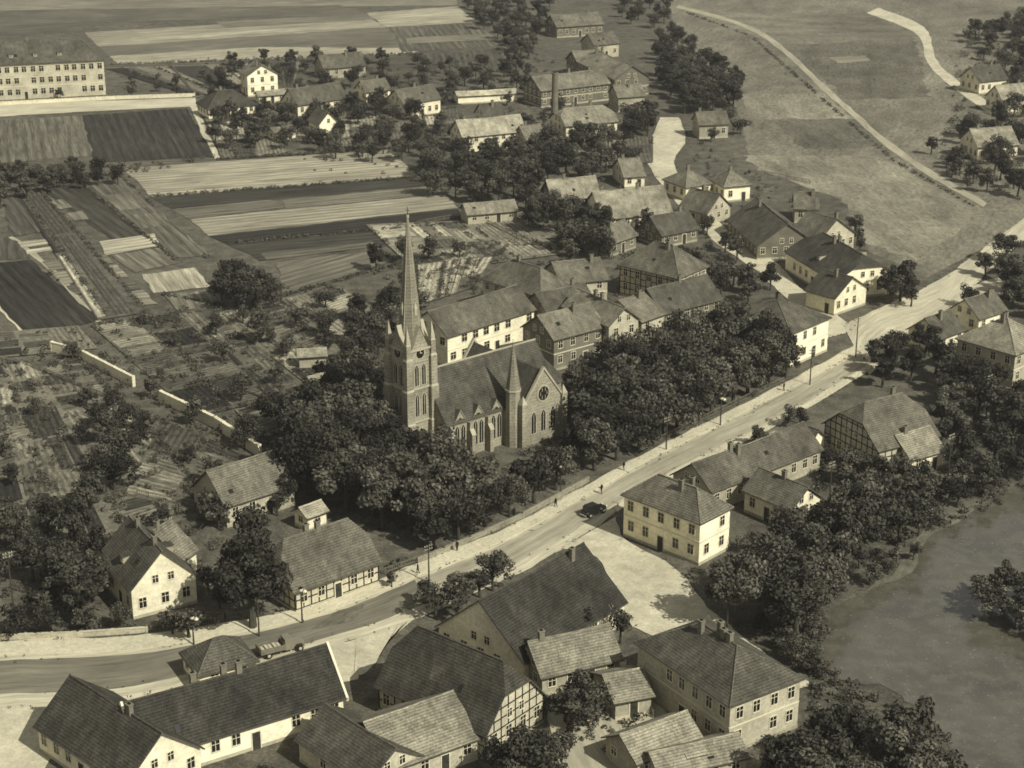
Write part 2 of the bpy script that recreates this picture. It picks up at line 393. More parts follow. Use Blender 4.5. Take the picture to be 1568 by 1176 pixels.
# ---------------------------------------------------------------- church
def church():
    base=G(632,697); ang=math.radians(40)
    E=empty('gothic_church',base,ang); E.scale=(1,1,1.09)
    ex,ey=math.cos(ang),math.sin(ang)
    def reg(x,y,l,w): RECTS.append((base.x+x*ex-y*ey,base.y+x*ey+y*ex,ang,l,w))
    reg(15,0,15,7.5); reg(0,0,4.5,4.5); reg(20,0,5.5,10)
    def lancet(mb,o,d,n,u,z,w,h,frame='stone2'):
        o=Vector(o);d=Vector(d);n=Vector(n)
        def arch(w,h,zz,off):
            pts=[(u-w/2,zz),(u+w/2,zz),(u+w/2,zz+h-w*0.8)]
            pts+=[(u+w*0.36,zz+h-w*0.42),(u+w*0.18,zz+h-w*0.14),(u,zz+h),(u-w*0.18,zz+h-w*0.14),(u-w*0.36,zz+h-w*0.42),(u-w/2,zz+h-w*0.8)]
            return [tuple((o+d*a+n*off)[:2])+(b,) for a,b in pts]
        A=arch(w+0.34,h+0.3,z-0.15,0.07)
        mb.poly(A,frame)
        B=arch(w+0.34,h+0.3,z-0.15,0.0)
        for i in range(len(A)):
            j=(i+1)%len(A); mb.poly([B[i],B[j],A[j],A[i]],frame)
        mb.poly(arch(w,h,z,0.085),'glass')
        mb.panel(o,d,n,u-0.05,u+0.05,z,z+h-w*0.3,0.12,frame)
    def disc(mb,o,d,n,u,z,r,off,m,k=16):
        o=Vector(o);d=Vector(d);n=Vector(n)
        A=[tuple((o+d*(u+r*math.cos(2*math.pi*i/k))+n*off)[:2])+(z+r*math.sin(2*math.pi*i/k),) for i in range(k)]
        B=[tuple((o+d*(u+r*math.cos(2*math.pi*i/k)))[:2])+(z+r*math.sin(2*math.pi*i/k),) for i in range(k)]
        mb.poly(A,m)
        for i in range(k): mb.poly([B[i],B[(i+1)%k],A[(i+1)%k],A[i]],m)
    t=MB(); a=2.45; zt=17.6
    t.box(-a,a,-a,a,0,zt,'stone')
    for z,g in ((6.2,.14),(11.4,.14),(zt-.15,.3)):
        t.box(-a-g,a+g,-a-g,a+g,z,z+0.28,'stone2',True)
    for sx in(-1,1):
        for sy in(-1,1):
            for (z0,z1,r) in ((0,6.3,.92),(6.3,11.5,0.76),(11.5,16.3,0.6),(16.3,18.6,0.46)):
                cx,cy=sx*a,sy*a
                t.box(cx-r,cx+r,cy-r,cy+r,z0,z1,'stone')
                t.frustum(cx,cy,z1,z1+0.4,r*1.41,r*1.0,4,'stone2',math.pi/4)
            t.frustum(sx*a,sy*a,19.0,21.6,0.56,0.0,4,'stone2',math.pi/4)
    walls4=[((-a,-a,0),(1,0,0),(0,-1,0)),((a,-a,0),(0,1,0),(1,0,0)),((a,a,0),(-1,0,0),(0,1,0)),((-a,a,0),(0,-1,0),(-1,0,0))]
    d=MB()
    for o,dd,nn in walls4:
        for u in (a-0.7,a+0.7):
            lancet(d,o,dd,nn,u,7.2,0.7,3.4); lancet(d,o,dd,nn,u,12.0,0.75,3.2)
        lancet(d,o,dd,nn,a,1.8,1.2,3.4)
        disc(d,o,dd,nn,a,17.0,0.95,0.14,'stone2'); disc(d,o,dd,nn,a,17.0,0.78,0.17,'glass')
        d.panel(o,dd,nn,a-0.04,a+0.04,17.0,17.6,0.2,'frame'); d.panel(o,dd,nn,a-0.04,a+0.4,16.97,17.04,0.2,'frame')
        O=Vector(o);D=Vector(dd);Nn=Vector(nn)
        f=lambda u,z,off:tuple((O+D*u+Nn*off)[:2])+(z,)
        off=0.12
        t.poly([f(a-1.7,15.6,off),f(a+1.7,15.6,off),f(a+1.7,zt,off),f(a,zt+3.4,off),f(a-1.7,zt,off)],'stone')
        t.poly([f(a+1.7,zt,-1.2),f(a-1.7,zt,-1.2),f(a,zt+3.4,-1.2)],'stone')
        t.poly([f(a-1.8,zt-.1,off+.1),f(a,zt+3.6,off+.1),f(a,zt+3.6,-1.4),f(a-1.8,zt-.1,-1.4)],'stone2')
        t.poly([f(a+1.8,zt-.1,off+.1),f(a+1.8,zt-.1,-1.4),f(a,zt+3.6,-1.4),f(a,zt+3.6,off+.1)],'stone2')
        t.poly([f(a-1.7,15.6,off),f(a-1.7,zt,off),f(a-1.7,zt,0),f(a-1.7,15.6,0)],'stone'); t.poly([f(a+1.7,15.6,0),f(a+1.7,zt,0),f(a+1.7,zt,off),f(a+1.7,15.6,off)],'stone')
    sp=MB()
    sp.frustum(0,0,zt,zt+1.4,2.2,2.0,8,'stone',math.pi/8)
    sm=noise_mat('spire_slate',122,'UV',layers=((0.3,0.28),(3,0.28)),rows=(0.5,0.14,'Y'))
    sp.frustum(0,0,zt+1.4,37.0,2.0,0.12,8,sm,math.pi/8)
    for i in range(8):
        an=math.pi/8+i*math.pi/4
        sp.tube((2.0*math.cos(an),2.0*math.sin(an),zt+1.4),(0.12*math.cos(an),0.12*math.sin(an),37.0),0.07,0.04,4,'stone2')
    sp.frustum(0,0,37.0,37.4,0.22,0.22,8,'stone2'); sp.tube((0,0,37.3),(0,0,38.6),0.06,0.05,5,'dark'); sp.tube((0,-0.45,38.1),(0,0.45,38.1),0.05,0.05,5,'dark')
    for i in range(4):
        an=i*math.pi/2; cx,cy=1.4*math.cos(an),1.4*math.sin(an)
        sp.frustum(cx,cy,22.6,23.6,0.34,0.34,4,'stone2',math.pi/4); sp.frustum(cx,cy,23.6,24.7,0.42,0,4,'stone2',math.pi/4)
    t.build('tower',E); sp.build('spire',E)
    rm=roofmat(70)
    n=MB(); x0,x1,e,he,hr=2.3,26.4,6.0,6.4,13.0
    n.poly([(x0,-e,0),(x1,-e,0),(x1,-e,he),(x0,-e,he)],'stone'); n.poly([(x1,e,0),(x0,e,0),(x0,e,he),(x1,e,he)],'stone')
    n.poly([(x1,-e,0),(x1,e,0),(x1,e,he),(x1,0,hr-.1),(x1,-e,he)],'stone'); n.poly([(x0,e,0),(x0,-e,0),(x0,-e,he),(x0,0,hr-.1),(x0,e,he)],'stone')
    rf=MB(); ee=e+0.35; hz=he-0.35*(hr-he)/e
    rf.slab([[(x0-.1,-ee,hz),(x1+.1,-ee,hz),(x1+.1,0,hr),(x0-.1,0,hr)],[(x1+.1,ee,hz),(x0-.1,ee,hz),(x0-.1,0,hr),(x1+.1,0,hr)]],0.22,rm,'edge')
    rf.box(x0,x1,-.15,.15,hr-.06,hr+.12,'stone2')
    tx,tw,ty,th=20.3,4.4,9.2,11.6
    for sy in (-1,1):
        y0=sy*4.0; y1=sy*ty
        P=lambda x,y,z:(x,y,z)
        n.poly([P(tx-tw,y1,0),P(tx+tw,y1,0),P(tx+tw,y1,he+.4),P(tx,y1,th+.3),P(tx-tw,y1,he+.4)][::1 if sy<0 else -1],'stone')
        for sx in(-1,1):
            n.poly([P(tx+sx*tw,y0,0),P(tx+sx*tw,y1,0),P(tx+sx*tw,y1,he),P(tx+sx*tw,y0,he)],'stone')
        A=[(tx-tw-.3,y1*0.99,he-.3),(tx,y1*0.99,th),(tx,0,th),(tx-tw-.3,0,he-.3)]
        B=[(tx+tw+.3,y1*0.99,he-.3),(tx+tw+.3,0,he-.3),(tx,0,th),(tx,y1*0.99,th)]
        if sy>0: A=A[::-1];B=B[::-1]
        rf.slab([A[::-1],B[::-1]],0.2,rm,'edge')
        for sx in(-1,1):
            q0,q1=y1-sy*0.3,y1+sy*0.2
            A=[(tx+sx*(tw+.45),q0,he-.2),(tx+sx*(tw+.45),q1,he-.2),(tx,q1,th+.65),(tx,q0,th+.65)]
            n.slab([A if sx*sy<0 else A[::-1]],0.45,'stone2','stone2')
            n.box(tx+sx*tw-.55,tx+sx*tw+.55,min(y1-.5,y1+.5),max(y1-.5,y1+.5),0,he+.6,'stone'); n.frustum(tx+sx*tw,y1,he+.6,he+2.0,.78,0,4,'stone2',math.pi/4)
        o,dd,nn=((tx-tw,y1,0),(1,0,0),(0,-1,0)) if sy<0 else ((tx+tw,y1,0),(-1,0,0),(0,1,0))
        disc(d,o,dd,nn,tw,7.9,1.4,0.09,'stone2'); disc(d,o,dd,nn,tw,7.9,1.12,0.12,'glass')
        for i in range(6):
            an=i*math.pi/3; d.panel(o,dd,nn,tw+0.7*math.cos(an)-.05,tw+0.7*math.cos(an)+.05,7.9+0.7*math.sin(an)-.28,7.9+0.7*math.sin(an)+.28,0.16,'stone2')
        for u in(tw-2.1,tw,tw+2.1): lancet(d,o,dd,nn,u,1.8,0.95,3.4)
        for j,x in enumerate((5.2,9.0,12.8)):
            o,dd,nn=((0,sy*e,0),(1,0,0),(0,-1,0)) if sy<0 else ((0,sy*e,0),(-1,0,0),(0,1,0))
            u=x if sy<0 else -x
            lancet(d,o,dd,nn,u-0.62,1.5,0.85,3.8); lancet(d,o,dd,nn,u+0.62,1.5,0.85,3.8)
            disc(d,o,dd,nn,u,6.1,0.42,0.13,'glass',10)
            yy=sy*(e+0.08); 
            G1=[(x-1.5,yy,he-.9),(x+1.5,yy,he-.9),(x,yy,he+1.3)]
            n.poly(G1 if sy<0 else G1[::-1],'stone')
            A=[(x-1.65,yy+sy*.15,he-1.0),(x,yy+sy*.15,he+1.4),(x,sy*4.4,he+1.4),(x-1.65,sy*5.9,he-.7)]
            B=[(x+1.65,yy+sy*.15,he-1.0),(x+1.65,sy*5.9,he-.7),(x,sy*4.4,he+1.4),(x,yy+sy*.15,he+1.4)]
            rf.slab([A[::-1] if sy<0 else A, B[::-1] if sy<0 else B],0.12,rm,'stone2')
        for x in (3.2,7.1,10.9,14.8,25.2):
            ya,yb=sorted((sy*e,sy*(e+1.3))); n.box(x-.38,x+.38,ya,yb,0,3.8,'stone')
            ya,yb=sorted((sy*e,sy*(e+0.75))); n.box(x-.375,x+.375,ya,yb,3.8,5.6,'stone')
            q=[(x-.42,sy*(e+1.4),3.7),(x+.42,sy*(e+1.4),3.7),(x+.42,sy*(e+.6),4.7),(x-.42,sy*(e+.6),4.7)]
            n.slab([q if sy<0 else q[::-1]],.15,'stone2','stone2')
    cx,cy=tx-tw-.6,-e-1.4
    n.frustum(cx,cy,0,9.0,1.25,1.25,8,'stone',math.pi/8); n.frustum(cx,cy,9.0,9.3,1.42,1.42,8,'stone2',math.pi/8)
    n.frustum(cx,cy,9.3,16.6,1.3,0.05,8,sm,math.pi/8); n.tube((cx,cy,16.4),(cx,cy,17.2),.05,.04,4,'dark')
    ap=[(26.4,-4),(29.6,-3.2),(32.0,0),(29.6,3.2),(26.4,4)]
    for i in range(4):
        (xa,ya),(xb,yb)=ap[i],ap[i+1]
        n.poly([(xa,ya,0),(xb,yb,0),(xb,yb,6.2),(xa,ya,6.2)],'stone')
        rf.poly([(xa*1.0+.2,ya*1.08,6.1),(xb+.2,yb*1.08,6.1),(26.4,0,11.2)],rm)
        dd=Vector((xb-xa,yb-ya,0)); LL=dd.length; dd.normalize(); nn=Vector((dd.y,-dd.x,0))
        lancet(d,(xa,ya,0),dd,nn,LL/2,1.7,0.95,3.7)
    n.build('nave',E); rf.build('nave_roof',E); d.build('windows_and_clock',E)
church()
# ---------------------------------------------------------------- ground
def inpoly(x,y,P):
    c=False;j=len(P)-1
    for i in range(len(P)):
        if (P[i][1]>y)!=(P[j][1]>y) and x<(P[j][0]-P[i][0])*(y-P[i][1])/(P[j][1]-P[i][1])+P[i][0]: c=not c
        j=i
    return c
def sheet(name,px,z,mat,jit=0.35,step=3.0,uvdir=None):
    W=[G(*p) for p in px]; out=[]
    best=max(range(len(W)),key=lambda i:(W[(i+1)%len(W)]-W[i]).length)
    ud=(W[(best+1)%len(W)]-W[best])
    for i in range(len(W)):
        a,b=W[i],W[(i+1)%len(W)]; n=max(1,int((b-a).length/step))
        for k in range(n):
            p=a.lerp(b,k/n)
            if jit: p=p+Vector((R.uniform(-jit,jit),R.uniform(-jit,jit),0))
            out.append((p.x,p.y,z))
    ar=sum(out[i][0]*out[(i+1)%len(out)][1]-out[(i+1)%len(out)][0]*out[i][1] for i in range(len(out)))
    if ar<0: out=out[::-1]
    mb=MB(); mb.poly(out,mat,uvdir=uvdir or (ud.x,ud.y,0)); return mb.build(name)
M['soil']=noise_mat('ground_rough_grass',88,layers=((0.03,0.3),(0.35,0.45),(2.2,0.5)))
g=MB(); g.poly([(-2500,-300,0),(2500,-300,0),(2500,5000,0),(-2500,5000,0)],'soil'); g.build('ground')
fm={}
def fieldmat(v):
    v=int(round(v/5.0)*5)
    if v not in fm: fm[v]=noise_mat('field_%d'%v,v,'UV',layers=((0.03,0.28),(0.8,0.5),(2.2,0.5)),stretch=(0.05,1.0),rows=(2.4,0.18,'Y'),dist=.3)
    return fm[v]
bm={}
def bedmat(v):
    v=int(round(v/6.0)*6)
    if v not in bm: bm[v]=noise_mat('vegetable_bed_%d'%v,v,'UV',layers=((0.15,0.28),(1.2,0.5),(3,0.45)),stretch=(0.35,1.0),rows=(1.1,0.3,'Y'),dist=1.0)
    return bm[v]
zi=[0.02]
def field(name,px,v,jit=0.4,grass=False):
    zi[0]+=0.003
    sheet(name,px,zi[0],fieldmat(v) if not grass else v,jit)
M['meadow']=noise_mat('meadow_grass',110,'UV',layers=((0.02,0.32),(0.12,0.32),(1.0,0.45)),stretch=(.45,1))
M['meadow2']=noise_mat('meadow_grass_light',127,'UV',layers=((0.03,0.28),(0.15,0.38),(1.2,0.45)),stretch=(.4,1))
M['meadow3']=noise_mat('meadow_grass_dark',96,'UV',layers=((0.03,0.3),(0.15,0.32),(1.2,0.45)),stretch=(.4,1))
field('meadow',[(1000,-40),(1750,-40),(1700,300),(1568,345),(1420,425),(1330,385),(1300,310),(1250,290),(1150,250),(1130,170),(1060,100),(1030,30)],M['meadow'],grass=True)
field('meadow',[(1130,145),(1268,142),(1305,182),(1165,182)],M['meadow2'],1.2,grass=True)
field('meadow',[(1195,70),(1400,58),(1425,150),(1300,152)],M['meadow3'],1.2,grass=True)
field('meadow',[(1180,185),(1310,185),(1360,225),(1230,228)],M['meadow3'],1.2,grass=True)
field('meadow',[(1140,238),(1350,240),(1505,325),(1400,400),(1320,370),(1290,305),(1160,260)],M['meadow2'],1.2,grass=True)
field('meadow',[(1060,20),(1330,20),(1400,58),(1195,70),(1150,52)],M['meadow'],1.2,grass=True)
field('crop_field',[(1268,88),(1325,85),(1332,93),(1285,97)],134)
F=[([(-120,-20),(700,-30),(700,8),(-120,18)],118),([(-120,18),(520,8),(560,22),(-120,42)],96),([(130,50),(560,24),(592,42),(150,72)],138),
([(150,72),(592,43),(622,76),(170,86)],106),([(168,86),(400,72),(622,74),(640,80),(410,100),(180,98)],152),([(560,20),(700,10),(732,34),(592,42)],150),
([(592,42),(732,35),(770,70),(615,80)],92),([(640,85),(775,74),(792,106),(652,112)],76),([(172,100),(640,82),(650,108),(182,118)],82),
([(330,34),(560,22),(575,30),(345,43)],108),([(200,58),(575,36),(583,40),(206,64)],156),([(620,58),(750,52),(760,60),(625,67)],118),([(-120,44),(120,34),(128,48),(-120,62)],88),
([(-60,188),(125,177),(146,238),(-60,255)],102),([(125,177),(286,166),(330,240),(146,250)],56),([(146,250),(330,242),(338,256),(190,262)],88),
([(190,258),(592,230),(642,270),(232,302)],144),([(300,276),(610,250),(620,257),(308,284)],157),([(235,303),(640,271),(655,285),(262,320)],60),([(262,321),(415,306),(436,318),(290,336)],94),
([(430,306),(655,285),(682,297),(440,320)],110),([(290,336),(682,298),(702,318),(320,362)],142),([(318,363),(702,320),(722,340),(345,373)],52),
([(345,374),(722,341),(742,358),(400,400)],62),([(425,402),(580,384),(600,402),(430,452)],106),([(640,398),(780,384),(842,380),(792,350),(745,355)],84),
([(590,362),(745,355),(780,384),(630,398)],74),([(400,388),(570,370),(580,378),(410,398)],88),
([(125,280),(186,272),(318,392),(270,396)],90),([(60,288),(122,281),(268,396),(222,404)],66),([(-60,345),(28,370),(46,396),(-60,402)],78),
([(-60,408),(46,398),(152,490),(50,522)],52),([(153,371),(235,359),(246,378),(163,391)],162),([(216,421),(300,411),(322,440),(236,450)],156),
([(170,392),(245,380),(280,402),(206,418)],98),([(0,300),(58,292),(110,350),(20,362)],80)]
for px,v in F: field('crop_field',px,v)
for i,(px,v) in enumerate([([(28,372),(112,360),(120,368),(36,380)],152),([(38,384),(130,371),(136,377),(44,390)],168),([(66,402),(160,390),(172,404),(78,415)],114),
    ([(82,418),(178,406),(196,424),(98,436)],132),([(100,438),(200,427),(216,442),(116,452)],92),([(120,455),(220,446),(240,466),(140,476)],122),([(250,452),(330,444),(345,470),(270,476)],108),
    ([(60,312),(98,306),(112,318),(72,324)],112),([(80,330),(125,324),(138,336),(92,342)],98),([(160,300),(200,295),(225,318),(185,323)],98),([(200,330),(240,326),(262,346),(222,350)],106)]):
    field('vegetable_plot',px,v)
SHR=[]
M['gpath']=noise_mat('garden_path_earth',112,layers=((.1,.28),(1.5,.4)))
def patch(name,q,nu,nv,tones,seed,shr=0.3,gap=0.07):
    rr=random.Random(seed); Q=[G(*p) for p in q]; mb=MB()
    zi[0]+=.002
    b4=[p+Vector((0,0,zi[0])) for p in Q]
    if (b4[1]-b4[0]).cross(b4[2]-b4[1]).z<0: b4=b4[::-1]
    mb.poly(b4,'gpath' if seed%2 else 'soil')
    zi[0]+=.002
    def B(a,b): return Q[0].lerp(Q[1],a).lerp(Q[3].lerp(Q[2],a),b)
    us=[0]; 
    for i in range(nu): us.append(us[-1]+rr.uniform(.6,1.5))
    us=[u/us[-1] for u in us]
    for i in range(nu):
        vs=[0]
        k=max(1,nv+rr.randint(-1,1))
        for j in range(k): vs.append(vs[-1]+rr.uniform(.5,1.6))
        vs=[v/vs[-1] for v in vs]
        flip=rr.random()<.5
        for j in range(k):
            a0,a1=us[i]+gap*rr.uniform(.3,.9)/nu,us[i+1]-gap/nu; b0,b1=vs[j]+gap/nv*rr.uniform(.2,1.2),vs[j+1]-gap/nv*.6
            ns=rr.choice((1,2,2,3)); base=rr.choice(tones)
            for s_ in range(ns):
                if flip: c0,c1,d0,d1=a0+(a1-a0)*s_/ns,a0+(a1-a0)*(s_+.92)/ns,b0,b1
                else: c0,c1,d0,d1=a0,a1,b0+(b1-b0)*s_/ns,b0+(b1-b0)*(s_+.92)/ns
                zi[0]+=0.0002
                z=Vector((0,0,zi[0])); P=[B(c0,d0)+z,B(c1,d0)+z,B(c1,d1)+z,B(c0,d1)+z]
                P=[p+Vector((rr.uniform(-.3,.3),rr.uniform(-.3,.3),0)) for p in P]
                if (P[1]-P[0]).cross(P[2]-P[1]).z<0: P=P[::-1]
                ud=(P[1]-P[0]) if (P[1]-P[0]).length>(P[2]-P[1]).length else (P[2]-P[1])
                if rr.random()<0.93: mb.poly(P,bedmat(base+rr.uniform(-22,24)),uvdir=ud)
                for e in range(4):
                    if rr.random()<shr/(.6+.4*ns):
                        A,C=P[e],P[(e+1)%4]; m=int((C-A).length/1.2)
                        for t in range(m):
                            if rr.random()<.6:
                                p=A.lerp(C,(t+rr.random()*.5)/m); SHR.append((p.x+rr.uniform(-.2,.2),p.y+rr.uniform(-.2,.2),rr.uniform(.3,.8)))
    mb.build(name)
gt=[54,62,72,82,92,104,118,142]
patch('garden_plots',[(-20,560),(120,545),(330,770),(60,850)],4,8,gt,1)
patch('garden_plots',[(140,500),(330,470),(470,600),(300,640)],4,5,gt,2)
patch('garden_plots',[(330,480),(520,440),(620,500),(470,590)],4,4,gt,3)
patch('garden_plots',[(250,640),(380,700),(330,790),(190,760)],2,3,gt,4)
patch('garden_plots',[(-60,515),(120,500),(150,535),(-60,555)],4,2,gt,5)
patch('garden_plots',[(310,175),(700,130),(720,220),(340,245)],9,4,gt,6,.4)
patch('garden_plots',[(160,105),(460,95),(450,130),(300,150)],6,2,gt,7,.3)
patch('garden_plots',[(20,290),(60,288),(225,480),(150,492)],2,3,gt,8)
patch('garden_plots',[(560,345),(820,335),(900,385),(640,420)],5,2,gt,9,.35)
patch('garden_plots',[(640,405),(760,392),(730,440),(640,470)],3,2,gt,10,.4)
patch('garden_plots',[(-80,620),(0,600),(60,850),(-60,900)],2,6,gt,11)
patch('garden_plots',[(1000,210),(860,215),(880,260),(1000,250)],3,2,gt,12,.4)
patch('garden_plots',[(360,630),(470,600),(500,650),(420,690)],2,2,gt,13)
patch('garden_plots',[(1120,690),(1200,650),(1260,670),(1180,700)],2,2,gt,14,.4)
# roads
ROADP=[]
M['road']=noise_mat('sand_road',181,'UV',layers=((0.06,0.2),(0.9,0.26),(3.0,0.2)),stretch=(0.08,1.0))
M['yard']=noise_mat('trodden_sand',183,'Object',layers=((0.08,0.2),(0.5,0.2),(2.5,0.16)))
M['cart']=noise_mat('carriageway_paving',156,'UV',layers=((0.06,0.22),(0.9,0.28),(3.0,0.2)),stretch=(0.07,1.0))
M['asph']=noise_mat('carriageway_dark',112,'UV',layers=((0.06,0.25),(0.8,0.35),(3.0,0.2)),stretch=(0.07,1.0))
M['pave']=noise_mat('pavement_gravel',190,'UV',layers=((0.1,0.2),(1.5,0.2),(5,0.15)))
M['kerb']=noise_mat('kerb_stone',185,'UV',layers=((0.5,0.15),(3,0.15)))
def ribbon(name,A,B,z,mat,sub=6):
    A=[G(*p) for p in A];B=[G(*p) for p in B]
    ROADP.append([(p.x,p.y) for p in A]+[(p.x,p.y) for p in B[::-1]])
    def cr(P,i,t):
        p0=P[max(i-1,0)];p1=P[i];p2=P[i+1];p3=P[min(i+2,len(P)-1)]
        return 0.5*((2*p1)+(p2-p0)*t+(2*p0-5*p1+4*p2-p3)*t*t+(3*p1-p0-3*p2+p3)*t**3)
    a=[];b=[]
    for i in range(len(A)-1):
        for k in range(sub): a.append(cr(A,i,k/sub)); b.append(cr(B,i,k/sub))
    a.append(A[-1]); b.append(B[-1])
    if z<0.122:
        j=.28 if z<.116 else .15
        a=[p+Vector((R.uniform(-j,j),R.uniform(-j,j),0)) for p in a]; b=[p+Vector((R.uniform(-j,j),R.uniform(-j,j),0)) for p in b]
    mb=MB(); s=0
    mi=mb.mi(mat)
    for i in range(len(a)-1):
        ds=((a[i+1]-a[i]).length+(b[i+1]-b[i]).length)/2
        w0=(a[i]-b[i]).length; w1=(a[i+1]-b[i+1]).length
        q=len(mb.v); mb.v+=[(b[i].x,b[i].y,z),(b[i+1].x,b[i+1].y,z),(a[i+1].x,a[i+1].y,z),(a[i].x,a[i].y,z)]
        mb.f.append((q,q+1,q+2,q+3)); mb.m.append(mi); mb.uv+=[(s,0),(s+ds,0),(s+ds,w1),(s,w0)]; s+=ds
    if a[0].x>a[-1].x: mb.f=[f[::-1] for f in mb.f]
    if z>0.2:
        for P in (a,b):
            for i in range(len(P)-1):
                mb.poly([(P[i].x,P[i].y,0),(P[i+1].x,P[i+1].y,0),(P[i+1].x,P[i+1].y,z),(P[i].x,P[i].y,z)],'kerb')
    return mb.build(name)
up=[(-120,1000),(0,982),(180,975),(330,957),(470,930),(560,898),(625,868),(720,832),(800,797),(900,742),(1000,688),(1130,623),(1230,572),(1310,528)]
lo=[(-120,1100),(0,1085),(180,1075),(330,1040),(470,1000),(560,975),(660,938),(760,895),(860,842),(945,785),(1040,728),(1160,668),(1250,618),(1335,565)]
ribbon('main_street',up,lo,0.11,M['road'])
mid=lambda t:[(a[0]+(b[0]-a[0])*t,a[1]+(b[1]-a[1])*t) for a,b in zip(up,lo)]
ribbon('carriageway',mid(.30)[:7],mid(.80)[:7],0.118,M['asph'])
ribbon('carriageway',mid(.30)[6:],mid(.80)[6:],0.1205,M['cart'])
ribbon('pavement',mid(0.03),mid(.24),0.23,M['pave'])
ribbon('pavement',mid(.86)[9:],mid(.99)[9:],0.23,M['pave'])
ribbon('side_street',[(945,790),(955,825),(1030,868),(1085,930),(1150,985),(1245,1050)],[(858,842),(915,855),(955,930),(985,970),(1090,985),(1200,1060)],0.114,M['yard'])
ribbon('country_road',[(1290,500),(1335,478),(1440,428),(1500,385),(1568,335),(1700,250)],[(1330,575),(1380,530),(1430,495),(1500,430),(1568,368),(1700,275)],0.1155,M['road'])
ribbon('village_lane',[(1040,180),(1050,215),(1032,250),(1060,290),(1085,320),(1120,360),(1185,400),(1225,440),(1312,505)],[(1012,180),(998,215),(992,250),(1025,300),(1058,330),(1095,372),(1155,412),(1192,446),(1262,520)],0.10,M['yard'])
ribbon('farm_track',[(1040,8),(1165,48),(1282,148),(1382,232),(1512,312)],[(1034,12),(1157,51),(1274,152),(1374,238),(1505,318)],0.108,M['cart'],12)
ribbon('farm_road',[(1345,12),(1415,42),(1440,100),(1530,168)],[(1327,20),(1402,52),(1427,107),(1520,178)],0.106,M['yard'],12)
ribbon('school_road',[(-80,166),(0,160),(120,156),(300,150)],[(-80,187),(0,179),(120,172),(302,163)],0.105,M['road'])
ribbon('garden_path',[(300,160),(316,200),(338,242)],[(290,162),(308,202),(330,244)],0.104,M['road'])
ribbon('garden_path',[(-40,440),(10,462),(48,505)],[(-40,452),(0,475),(38,518)],0.104,M['road'])
ribbon('garden_path',[(110,720),(150,760),(165,800)],[(102,725),(142,765),(155,802)],0.107,M['cart'])
ribbon('garden_path',[(182,268),(250,330),(320,388)],[(176,270),(243,333),(312,392)],0.1045,M['asph'])
ribbon('garden_path',[(20,362),(80,410),(155,492)],[(14,364),(73,413),(147,494)],0.1035,M['cart'])
ribbon('farmyard',[(545,968),(600,945),(650,935)],[(540,1030),(560,1030),(600,975)],0.1025,M['yard'])
sheet('farmyard',[(1420,490),(1480,440),(1530,425),(1540,450),(1490,470),(1430,520)],0.098,M['yard'])
sheet('farmyard',[(-80,1085),(0,1080),(180,1070),(330,1036),(560,975),(545,1040),(320,1090),(120,1110),(60,1190),(-80,1190)],0.096,M['yard'])
sheet('grass_verge',[(520,935),(560,925),(545,950),(470,968)],0.125,M['meadow3'])
sheet('farmyard',[(855,1040),(960,1010),(1040,1120),(960,1180),(860,1180),(840,1100)],0.094,M['cart'])
# pond
wm,wnt,wb_=newmat('pond_duckweed_water'); N=wnt.nodes;L=wnt.links
tc=N.new('ShaderNodeTexCoord'); fac=[]
for sc,lo_,hi_ in((0.05,.35,.65),(0.35,.45,.6),(3,.62,.72)):
    no=N.new('ShaderNodeTexNoise'); no.inputs['Scale'].default_value=sc; no.inputs['Detail'].default_value=7; no.inputs['Roughness'].default_value=.6; L.new(tc.outputs['Object'],no.inputs['Vector'])
    mr=N.new('ShaderNodeMapRange'); mr.inputs[1].default_value=lo_; mr.inputs[2].default_value=hi_; L.new(no.outputs['Fac'],mr.inputs[0]); fac.append(mr.outputs[0])
def mix(f,a,b):
    m=N.new('ShaderNodeMix'); m.data_type='RGBA'
    L.new(f,m.inputs[0])
    if isinstance(a,tuple): m.inputs[6].default_value=a
    else: L.new(a,m.inputs[6])
    m.inputs[7].default_value=b
    return m.outputs[2]
c=mix(fac[0],tone(70),tone(90)); 
mm=N.new('ShaderNodeMath'); mm.operation='MULTIPLY'; mm.inputs[1].default_value=.4; L.new(fac[1],mm.inputs[0]); c=mix(mm.outputs[0],c,tone(108)); c=mix(fac[2],c,tone(155))
L.new(c,wb_.inputs['Base Color']); wb_.inputs['Specular IOR Level'].default_value=0.9
rr_=N.new('ShaderNodeMapRange'); rr_.inputs[3].default_value=.06; rr_.inputs[4].default_value=.25; L.new(fac[1],rr_.inputs[0]); L.new(rr_.outputs[0],wb_.inputs['Roughness'])
sheet('pond_water',[(1248,1010),(1262,935),(1330,905),(1385,870),(1412,818),(1480,790),(1568,735),(1750,690),(1800,1300),(1500,1250),(1440,1110),(1350,1050),(1285,1045)],0.06,wm,0.5,1.5)
sheet('pond_bank',[(1395,880),(1425,820),(1500,780),(1500,768),(1420,800),(1400,830),(1370,880),(1320,905)],0.075,M['meadow3'],0.5)
